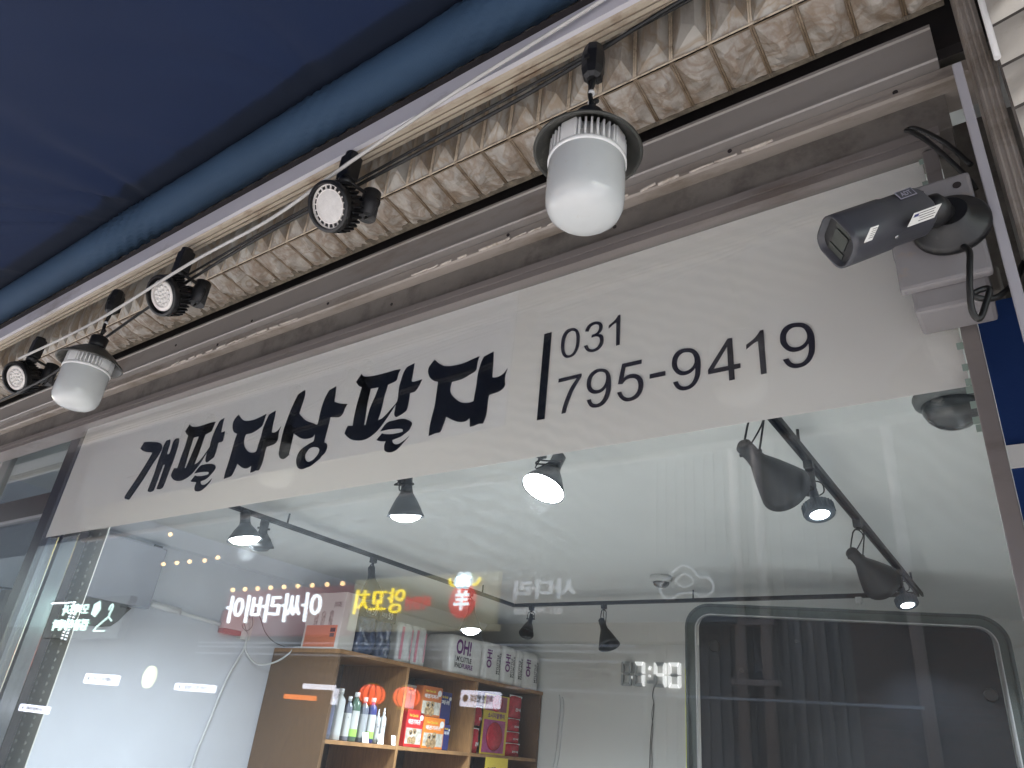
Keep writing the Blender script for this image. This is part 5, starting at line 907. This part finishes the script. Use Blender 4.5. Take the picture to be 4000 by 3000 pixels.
# red snack bags in the right compartment
def snack(label, y0, y1, z0_, z1_, x=-4.42, col=M['red'], k=0, card=False):
    t = thing('snack_bag', label, 'snack bag', (x, (y0+y1)/2, z0_), None, 'red snack bags in the right shelf compartment'); W_ = t.location.copy(); b = MB(W_); g = []
    for i in range(9):
        for s_ in (0,):
            pass
    n_ = 10; rows = []
    for i in range(n_+1):
        a = i/n_; row = []
        for j in range(n_+1):
            c = j/n_; bul = .035*(math.sin(math.pi*a)**.6)*(math.sin(math.pi*c)**.6)+.005*noise.noise(Vector((a*6+k, c*6, k)))
            pin = 1-.22*math.sin(math.pi*c)**.5*0 - .12*(1-abs(2*c-1)**3)*0
            yy = y0+(y1-y0)*(.5+(a-.5)*(1-.16*math.exp(-((c-.5)/.16)**2)*0)); row.append((Vector((x+bul, yy, z0_+(z1_-z0_)*c)), Vector((x-bul-.004, yy, z0_+(z1_-z0_)*c))))
        rows.append(row)
    for s_ in (0, 1):
        vs = [[b.v(p[s_]) for p in r] for r in rows]
        for i in range(n_):
            for j in range(n_): f = b.bm.faces.new((vs[i][j], vs[i+1][j], vs[i+1][j+1], vs[i][j+1])); f.smooth = True
    b.build('bag_body', col, t)
    h = z1_-z0_; wd = y1-y0
    MB(W_).box((x+.002, y0, z1_-h*.10), (x+.006, y1, z1_), None, .001).build('bag_seal', M['wrap'], t)
    text('bag_text', '간식', (x+.040, y0+wd*.3, z0_+h*.28), Y_, Z, wd*.4, h*.16, M['white'], t, W_, bold=.03)
    return t
dr = mat('redfoil', (.45, .02, .035), .2, var=.3, vscale=30, bump=.6, bscale=40)
for k, a in enumerate((('red snack bag on the top right of the compartment', 5.04, 5.25, ZS+.33, ZS+.53), ('red snack bag with a white band, third down on the right', 5.05, 5.24, ZS+.215, ZS+.325), ('red snack bag fourth down on the right', 5.04, 5.25, ZS+.115, ZS+.21), ('red snack bag at the bottom right', 5.03, 5.27, ZS+.0, ZS+.112),
                       ('dark red snack bag behind the yellow card at the left', 4.52, 4.62, ZS+.22, ZS+.38), ('dark red snack bag low at the left of the compartment', 4.50, 4.61, ZS+.0, ZS+.20))):
    snack(*a, col=dr, k=k*3)
sc_ = thing('snack_display', 'yellow and magenta snack card with big red bags hung on it', 'snack display', (-4.40, 4.83, ZS)); Wd_ = sc_.location.copy()
MB(Wd_).box((-4.415, 4.64, ZS), (-4.400, 5.02, ZS+.50), None, .003).build('backing_card', M['yellow'], sc_)
MB(Wd_).box((-4.3995, 4.65, ZS+.015), (-4.396, 4.98, ZS+.285), None, .001).build('magenta_panel', mat('magenta', (.42, .07, .22), .4, var=.3, vscale=20), sc_)
MB(Wd_).box((-4.3995, 4.65, ZS+.36), (-4.396, 4.98, ZS+.49), None, .001).build('magenta_panel', mat('magenta2', (.30, .08, .12), .4, var=.3, vscale=20), sc_)
text('card_text', '소시지말랭이', (-4.3985, 4.70, ZS+.30), Y_, Z, .26, .045, M['purple'], sc_, Wd_, bold=.03)
for z_, r_ in ((ZS+.15, .12), (ZS+.43, .075)):
    b = MB(Wd_); b.lathe([(r_, 0), (r_*.95, .012), (r_*.7, .026), (r_*.3, .034), (0, .036)], (-4.395, 4.82, z_), (1, 0, 0), 28, cap1=False); b.build('bag_bulge', dr, sc_)
b = MB(Wd_); b.box((-4.345, 4.66, 1.40), (-4.335, 4.94, ZS-.028)); b.bm.free()
yc = thing('hanging_card', 'yellow card with black lettering hung below the right shelf', 'card', (-4.33, 4.8, 1.30)); Wy = yc.location.copy()
MB(Wy).box((-4.332, 4.64, 1.25), (-4.328, 4.98, 1.515)).build('card_sheet', M['yellow'], yc); text('card_text', '백수', (-4.327, 4.68, 1.34), Y_, Z, .26, .10, M['ink'], yc, Wy, bold=.03)

# ---------------------------------------------------------------- back wall: digital clock, cables
ck = thing('digital_clock', 'white LED digital clock on the back wall showing 7:40', 'clock', (-3.15, 5.47, 2.33)); Wk = ck.location.copy()
def at5(u, v):  # clock face lies on the back wall, drawn in wall coordinates
    return (-3.452+(u-415)*.001416, 2.449-(v-890)*.001155)
SEG = {'a': ((.14, .98), (.86, .98), (.70, .84), (.30, .84)), 'g': ((.20, .5), (.30, .56), (.70, .56), (.80, .5), (.70, .44), (.30, .44)), 'd': ((.14, .02), (.86, .02), (.70, .16), (.30, .16)),
       'f': ((.02, .95), (.02, .53), (.22, .53), (.26, .58), (.26, .80), (.12, .97)), 'b': ((.98, .95), (.98, .53), (.78, .53), (.74, .58), (.74, .80), (.88, .97)),
       'e': ((.02, .05), (.02, .47), (.22, .47), (.26, .42), (.26, .20), (.12, .03)), 'c': ((.98, .05), (.98, .47), (.78, .47), (.74, .42), (.74, .20), (.88, .03))}
ON = [('', 415, 497), ('abc', 503, 592), ('fgbc', 652, 743), ('abcdef', 750, 845)]
boff, bon = MB(Wk), MB(Wk)
for on, u0, u1 in ON:
    x0, zt = at5(u0, 890); x1, zb = at5(u1, 1088)
    for k_, poly in SEG.items():
        t_ = bon if k_ in on else boff
        t_.prism([(x0+(x1-x0)*(.5+(px_-.5)*.97), 5.462, zb+(zt-zb)*(.5+(py_-.5)*.985)) for px_, py_ in poly], (0, .022, 0))
for (u, v) in ((628, 935), (622, 948), (624, 1000)):
    x_, z_ = at5(u, v); bon.cyl((x_, 5.484, z_), (x_, 5.462, z_), .012, n=14)
x_, z_ = at5(492, 1015); bon.box((x_-.020, 5.463, z_-.012), (x_+.010, 5.484, z_+.012), None, .003)
boff.build('dark_segments', M['led_off'], ck); bon.build('lit_segments', M['led_on'], ck)
b = MB(Wk); x0, z0_ = at5(600, 1040); x1, z1_ = at5(655, 1056); b.box((x0, 5.484, z1_), (x1, 5.494, z0_+.01)); b.build('back_bar', M['led_off'], ck)
single('clock_cord', MB().tube([(-3.115, 5.49, 2.24), (-3.135, 5.49, 2.16), (-3.12, 5.49, 2.09), (-3.125, 5.49, 2.0), (-3.145, 5.49, 1.85), (-3.155, 5.49, 1.67), (-3.16, 5.49, 1.3)], .0035, 6, 6), M['darkgrey'], 'thin dark cord hanging crookedly below the digital clock', 'cord')
single('clock_cord', MB().tube([(-3.12, 5.49, 2.10), (-3.14, 5.49, 2.0), (-3.128, 5.49, 1.88), (-3.14, 5.49, 1.75), (-3.135, 5.49, 1.6), (-3.14, 5.49, 1.3)], .0028, 6, 6), M['darkgrey'], 'second thinner cord beside the first below the clock', 'cord')
for k, (x_, lb_) in enumerate(((-4.14, 'white cable dropping beside the far end of the shelf unit'), (-4.10, 'second white cable just right of the other by the shelf end'))):
    single('wall_cable', MB().tube([(x_, 5.485, 2.12-k*.02), (x_+.02, 5.485, 2.0), (x_+.01, 5.485, 1.8), (x_+.0, 5.485, 1.6), (x_-.03, 5.485, 1.42), (x_-.05, 5.485, 1.2)], .006, 8, 5), wc_, lb_, 'cable', 'cables by the shelf end')

# ---------------------------------------------------------------- dark glass case
gc = thing('glass_case', 'big dark glass case with rounded corners and a clear rim', 'glass case', (-1.1, 3.6, 0)); Wg = gc.location.copy()
P0 = Vector((-1.87, 3.293, 0)); DG = Vector((.945, .326, 0)).normalized(); NG = Vector((.326, -.945, 0)).normalized()
def rr_pts(w0, w1, z0_, z1_, r, dep, n=10):
    pts = []
    for cx_, cz_, a0 in ((w1-r, z1_-r, 0), (w0+r, z1_-r, 90)):
        for k in range(n+1):
            t = rad(a0+90*k/n); pts.append(P0+DG*(cx_+r*math.cos(t))+Z*(cz_+r*math.sin(t))+NG*dep)
    pts += [P0+DG*w0+Z*z0_+NG*dep, P0+DG*w1+Z*z0_+NG*dep]
    return pts
def frame_ring(w0, w1, z1_, r, th, d0, d1, m, name, rr=None):
    b = MB(Wg); o0 = rr_pts(w0, w1, .03, z1_, r, d0); i0 = rr_pts(w0+th, w1-th, .03, z1_-th, max(.02, r-th), d0); o1 = rr_pts(w0, w1, .03, z1_, r, d1); i1 = rr_pts(w0+th, w1-th, .03, z1_-th, max(.02, r-th), d1)
    V = [[b.v(p) for p in L_] for L_ in (o0, i0, i1, o1)]; n_ = len(o0)
    for q in range(4):
        A, B = V[q], V[(q+1) % 4]
        for k in range(n_):
            f = b.bm.faces.new((A[k], A[(k+1) % n_], B[(k+1) % n_], B[k])); f.smooth = False
    return b.build(name, m, gc)
b = MB(Wg); V0 = rr_pts(.08, 1.66, .04, 2.465, .10, .0); b.prism(V0, -NG*.04); b.build('dark_panel', M['glassdark'], gc)
frame_ring(.0, 1.735, 2.512, .15, .014, -.06, .05, M['rimdark'] if 'rimdark' in M else mat('rimdark', (.07, .08, .08), .15, metal=.3), 'outer_rim')
frame_ring(.014, 1.721, 2.498, .136, .042, -.05, .02, M['rimglass'], 'glass_rim')
frame_ring(.058, 1.678, 2.454, .10, .007, -.02, .035, M['alu'], 'inner_edge')
b = MB(Wg)
for w_, z_ in ((.17, 2.27), (1.60, 2.10), (.32, 2.14), (.64, 2.32)): b.lathe([(.035 if w_ != .32 and w_ != .64 else .012, 0), (.03 if w_ != .32 and w_ != .64 else .01, .006)], P0+DG*w_+Z*z_+NG*.001, NG, 24)
b.build('suction_cup', mat('cup', (.006, .006, .007), .4), gc)
MB(Wg).box((0, 0, 0), (.01, .01, .01)).bm.free()
b = MB(Wg); b.prism([P0-DG*.006+Z*.05-NG*.05, P0-DG*.0005+Z*.05-NG*.05, P0-DG*.0005+Z*2.13-NG*.05, P0-DG*.006+Z*2.13-NG*.05], NG*.06); b.build('yellow_strip', mat('ystrip', (.55, .55, .08), .5), gc)
MB(Wg).box((-1.7, 3.36, .02), (-.4, 3.8, .05)).build('case_foot', M['darkgrey'], gc)

# ================================================================ ACROSS THE STREET (seen mirrored in the glass)
LX = -X
ob = thing('opposite_building', 'brick and shuttered market building across the street', 'building', (-5, -7.0, -.1)); Wo = ob.location.copy()
brick = bpy.data.materials.new('brick'); brick.use_nodes = True; N = brick.node_tree
bt = N.nodes.new('ShaderNodeTexBrick'); bt.inputs['Color1'].default_value = (.16, .09, .06, 1); bt.inputs['Color2'].default_value = (.11, .065, .045, 1); bt.inputs['Mortar'].default_value = (.13, .12, .10, 1); bt.inputs['Scale'].default_value = 5
g_ = N.nodes.new('ShaderNodeNewGeometry'); mp_ = N.nodes.new('ShaderNodeMapping'); mp_.inputs['Rotation'].default_value = (rad(90), 0, 0); N.links.new(g_.outputs['Position'], mp_.inputs[0]); N.links.new(mp_.outputs[0], bt.inputs[0]); N.links.new(bt.outputs[0], N.nodes['Principled BSDF'].inputs[0])
MB(Wo).box((-1.55, -7.4, -.1), (6.2, -6.3, 5.3)).build('brick_wall', brick, ob)
b = MB(Wo); b.box((-3.6, -7.4, -.1), (-1.55, -6.35, 5.3))
for k in range(17): b.box((-3.55+k*.115, -6.3499, .2), (-3.50+k*.115, -6.325, 5.2))
b.build('shutter_wall', mat('shutter', (.24, .20, .17), .45, var=.3, vscale=3, stretch=(4, 1, .3), dirt=(.15, .13, .12), dscale=5), ob)
MB(Wo).box((-70, -7.4, -.1), (-3.6, -6.25, 3.0)).build('shopfront_wall', mat('shopfront', (.08, .07, .065), .6, var=.4, vscale=1.5), ob)
MB(Wo).box((-70, -7.4, 3.0), (-3.6, -6.6, 5.6)).build('upper_wall', mat('upper2', (.17, .16, .15), .7, var=.15, vscale=1), ob)
b = MB(Wo)
for x in (-2.55, -2.30, -1.0): b.cyl((x, -6.24, 1.2), (x, -6.24, 4.8), .055, n=14)
for z_ in (2.9, 2.35): b.box((-2.65, -6.30, z_), (-2.2, -6.18, z_+.05))
b.build('drain_pipe', mat('pipe', (.30, .22, .18), .5), ob)
b = MB(Wo)
for z_, x0, x1 in ((2.60, -11.5, -3.4), (2.66, -11.5, -3.6), (2.50, -11.5, -3.7), (2.20, -5.2, -1.0)): b.box((x0, -6.06, z_), (x1, -6.03, z_+.022))
b.build('awning_bars', mat('bars', (.40, .39, .40), .4), ob)
def board(name, label, x0, x1, z0_, z1_, m, y=-6.0, th=.15):
    t = thing(name, label, 'signboard', ((x0+x1)/2, y-th/2, z0_), None); W_ = t.location.copy()
    MB(W_).box((x0, y-th, z0_), (x1, y, z1_), None, .01).build('board', m, t); return t, W_
e_w = emit('sign_white', (.85, .95, 1), .75); e_y = emit('sign_yellow', (1, .78, .05), .65); e_r = emit('sign_red', (.9, .12, .08), .28)
e_dim = emit('sign_dim', (.8, .78, .76), .07); e_bulb = emit('string_bulb', (1, .62, .28), .9); e_pale = emit('sign_pale', (.75, 1, .9), .42)
t, W_ = board('signboard', 'maroon signboard with glowing white lettering across the street', -10.95, -8.0, 2.78, 3.46, emit('maroon_lit', (.16, .03, .035), .22))
text('sign_text', '아싸라비아', (-8.60, -5.985, 2.96), LX, Z, 2.28, .42, e_w, t, W_, .03, .004, .12)
b = MB(W_)
for k in range(9): b.lathe([(.0, -.035), (.025, -.025), (.035, 0), (.025, .025), (0, .035)], (-10.79+k*.327, -5.94, 3.47), n=12, cap0=False, cap1=False)
b.build('string_bulbs', e_bulb, t)
t, W_ = board('signboard', 'beige signboard with yellow and red lettering and a sheep emblem across the street', -7.98, -5.44, 2.84, 3.53, emit('beige_lit', (.42, .37, .22), .12))
text('sign_text', '양꼬치', (-6.96, -5.985, 3.05), LX, Z, .93, .33, e_y, t, W_, .03, .0)
text('sign_text', '하얼빈', (-6.48, -5.985, 3.09), LX, Z, .44, .17, e_r, t, W_, .02, 0)
b = MB(W_); b.lathe([(.21, 0), (.21, .02)], (-5.95, -5.99, 3.18), (0, 1, 0), 40)
b.build('emblem_face', e_r, t)
b = MB(W_)
for dx, dz in ((-.09, 0), (.09, 0), (0, .03), (-.05, .06), (.05, .06), (0, 0), (.05, -.03), (-.05, -.03)): b.lathe([(.065, 0), (.065, .02)], (-5.95+dx, -5.965, 3.41+dz), (0, 1, 0), 20)
b.build('emblem_wool', emit('wool', (.8, .95, 1), .5), t)
for s_ in (-1, 1):
    b = MB(W_); b.tube([(-5.95+s_*.15, -5.97, 3.37), (-5.95+s_*.21, -5.97, 3.38), (-5.95+s_*.25, -5.97, 3.46)], .018, 6, 4); b.build('emblem_horn', e_y, t)
text('sign_text', '羊', (-5.83, -5.965, 3.06), LX, Z, .24, .25, e_w, t, W_, .02, .03)
t, W_ = board('signboard', 'grey signboard with faint pale lettering and a cloud outline across the street', -5.40, -2.55, 2.9, 3.58, emit('greybd', (.12, .12, .125), .02), -6.02)
text('sign_text', '사다리', (-4.32, -6.005, 3.17), LX, Z, .87, .23, e_dim, t, W_, .02, .04); text('sign_text', '031-792-1500', (-4.50, -6.005, 3.00), LX, Z, .66, .07, e_dim, t, W_, .02, .01)
cl = [(-3.0+dx, z_) for dx, z_ in ((-.27, 3.16), (-.30, 3.24), (-.26, 3.32), (-.18, 3.34), (-.15, 3.41), (-.05, 3.47), (.06, 3.42), (.13, 3.34), (.22, 3.33), (.28, 3.25), (.24, 3.17), (.14, 3.14), (.08, 3.18), (-.08, 3.18), (-.14, 3.14), (-.22, 3.13))]
b = MB(W_); b.tube([(x, -6.0, z_) for x, z_ in cl+cl[:1]], .012, 6, 4); b.tube([(-3.13, -6.0, 3.31), (-3.03, -6.0, 3.38), (-2.93, -6.0, 3.30), (-3.03, -6.0, 3.24), (-3.13, -6.0, 3.31)], .010, 6, 4); b.build('cloud_outline', e_dim, t)
# laundry sign: unlit dark board, glowing letters, hanger, dotted lights
t, W_ = board('signboard', 'dark laundry signboard with pale green lettering and a clothes hanger across the street', -17.3, -14.1, 2.72, 3.5, mat('lboard', (.05, .045, .04), .5), -6.0)
text('sign_text', '모피조사', (-15.5, -5.98, 3.16), LX, Z, 1.1, .22, e_pale, t, W_, .02, .02, .1); text('sign_text', '컴퓨터세탁', (-15.32, -5.98, 2.86), LX, Z, 1.5, .22, e_pale, t, W_, .02, .03, .1)
b = MB(W_); b.lathe([(.16, 0), (.16, .02)], (-15.2, -5.99, 3.26), (0, 1, 0), 5); b.build('shirt_mark', e_pale, t)
b = MB(W_); hp = lambda dx, dz: (-14.62+dx, -5.98, 3.0+dz)
b.tube([hp(-.08, .23), hp(-.05, .32), hp(.02, .33), hp(.04, .25), hp(0, .17), hp(0, .11)], .016, 6, 4); b.tube([hp(0, .11), hp(-.34, -.08), hp(-.40, -.15), hp(.02, -.15)], .016, 6, 1, False); b.tube([hp(0, .11), hp(.16, .03)], .016, 6, 1, False); b.build('hanger_mark', e_pale, t)
b = MB(W_)
for k in range(9): b.box((-17.2+k*.12, -5.985, 3.40), (-17.13+k*.12, -5.97, 3.43))
for k in range(12): b.box((-16.22, -5.985, 3.36-k*.06), (-16.17, -5.97, 3.39-k*.06)); b.box((-16.05, -5.985, 3.34-k*.06), (-16.0, -5.97, 3.37-k*.06))
b.build('dotted_lights', e_w, t)
def small_sign(label, body, x0, x1, z0_, z1_, mcol, y=-5.6):
    t, W_ = board('hanging_sign', label, x0, x1, z0_, z1_, mcol, y, .1); text('sign_text', body, (x1-(x1-x0)*.06, y+.012, z0_+(z1_-z0_)*.25), LX, Z, (x1-x0)*.62, (z1_-z0_)*.5, M['ink'], t, W_, .006, .02)
    b = MB(W_); b.lathe([((z1_-z0_)*.22, 0), ((z1_-z0_)*.22, .008)], (x0+(x1-x0)*.16, y+.005, (z0_+z1_)/2), (0, 1, 0), 16); b.build('round_mark', M['darkgrey'], t)
e_box = emit('box_lit', (.82, .82, .95), .55)
k_ = 6.7/7.1
def sc(x, z): return x*k_, 1.6+(z-1.6)*k_
for lb_, bd_, x0, x1, z0_, z1_ in (('lit white box sign for clothes repair hung across the street, leftmost', '세탁수선', -14.8, -13.72, 1.93, 2.10), ('lit white box sign second from the left across the street', '코드빔', -11.78, -10.78, 1.93, 2.04), ('lit white box sign with a round mark near the red lanterns', '하얼빈 양꼬치', -5.82, -5.30, 1.985, 2.16), ('faint lit box sign low at the far left across the street', '수선옷수리', -17.0, -15.9, 1.35, 1.48)):
    (a0, c0), (a1, c1) = sc(x0, z0_), sc(x1, z1_); small_sign(lb_, bd_, a0, a1, c0, c1, e_box)
t = thing('round_sign', 'round pale yellow lit sign across the street', 'sign', (-11.85, -5.6, 2.07)); b = MB(); b.lathe([(.165, 0), (.165, .05)], (0, 0, 0), (0, 1, 0), 36); b.build('sign_disc', emit('disc_y', (.72, .74, .40), .38), t)
t = thing('shop_display', 'white and orange lit display strips across the street', 'display', (-8.3, -6.1, 2.0)); W_ = t.location.copy()
MB(W_).box((-8.74, -6.12, 2.075), (-8.10, -6.08, 2.14)).build('strip', emit('wh_strip', (.9, .88, .95), .5), t); MB(W_).box((-8.10, -6.12, 1.90), (-8.02, -6.08, 2.10)).build('strip', emit('wh_strip2', (.9, .88, .95), .5), t); MB(W_).box((-9.1, -6.12, 1.93), (-8.45, -6.08, 1.99)).build('orange_strip', emit('or_strip', (1, .25, .05), .5), t)
M['lantern'] = emit('lantern_red', (1, .14, .05), .9)
def lantern(label, x, z_, y=-5.0):
    t = thing('paper_lantern', label, 'lantern', (x, y, z_), None, 'red paper lanterns across the street'); b = MB(); rings = []
    prof = [(.05, .098), (.085, .09), (.122, .066), (.144, .035), (.15, 0), (.144, -.035), (.122, -.066), (.085, -.09), (.05, -.098)]
    for r_, zz in prof: rings.append([((r_*(1-.06*(1 if j % 4 == 0 else 0)))*math.cos(2*math.pi*j/48), (r_*(1-.06*(1 if j % 4 == 0 else 0)))*math.sin(2*math.pi*j/48), zz) for j in range(48)])
    b.ring_loft(rings); b.build('lantern_body', M['lantern'], t)
    b = MB()
    for j in range(12):
        a = 2*math.pi*j/12; b.tube([(r_*1.0*math.cos(a), r_*1.0*math.sin(a), zz) for r_, zz in prof], .007, 5, 2)
    b.build('lantern_ribs', M['darkred'], t)
    b = MB(); b.lathe([(.085, -.10), (.09, -.106), (.09, -.12), (.085, -.126)], n=24); b.lathe([(.06, .10), (.06, .115)], n=24); b.build('lantern_ring', M['yellow'], t)
kl = 6.1/7.1
for x, z_, lb_ in ((-7.27, 2.045, 'left red paper lantern across the street'), (-6.67, 2.04, 'right red paper lantern across the street')): lantern(lb_, x*kl, 1.6+(z_-1.6)*kl)
sb = thing('string_lights', 'warm string lights hung high across the street', 'string lights', (-12.5, -6, 4.2)); b = MB(sb.location)
for x, z_ in ((-13.36, 4.61), (-13.28, 4.04), (-12.83, 4.04), (-12.42, 4.04), (-11.95, 4.03), (-11.57, 4.06)): b.lathe([(0, -.04), (.035, -.016), (.035, .016), (0, .04)], (x, -6, z_), n=14, cap0=False, cap1=False)
b.build('bulbs', e_bulb, sb); b = MB(sb.location); b.tube([(-13.6, -6, 4.10), (-12.6, -6, 4.08), (-11.2, -6, 4.12)], .01, 6, 4); b.build('cord', M['cable'], sb)
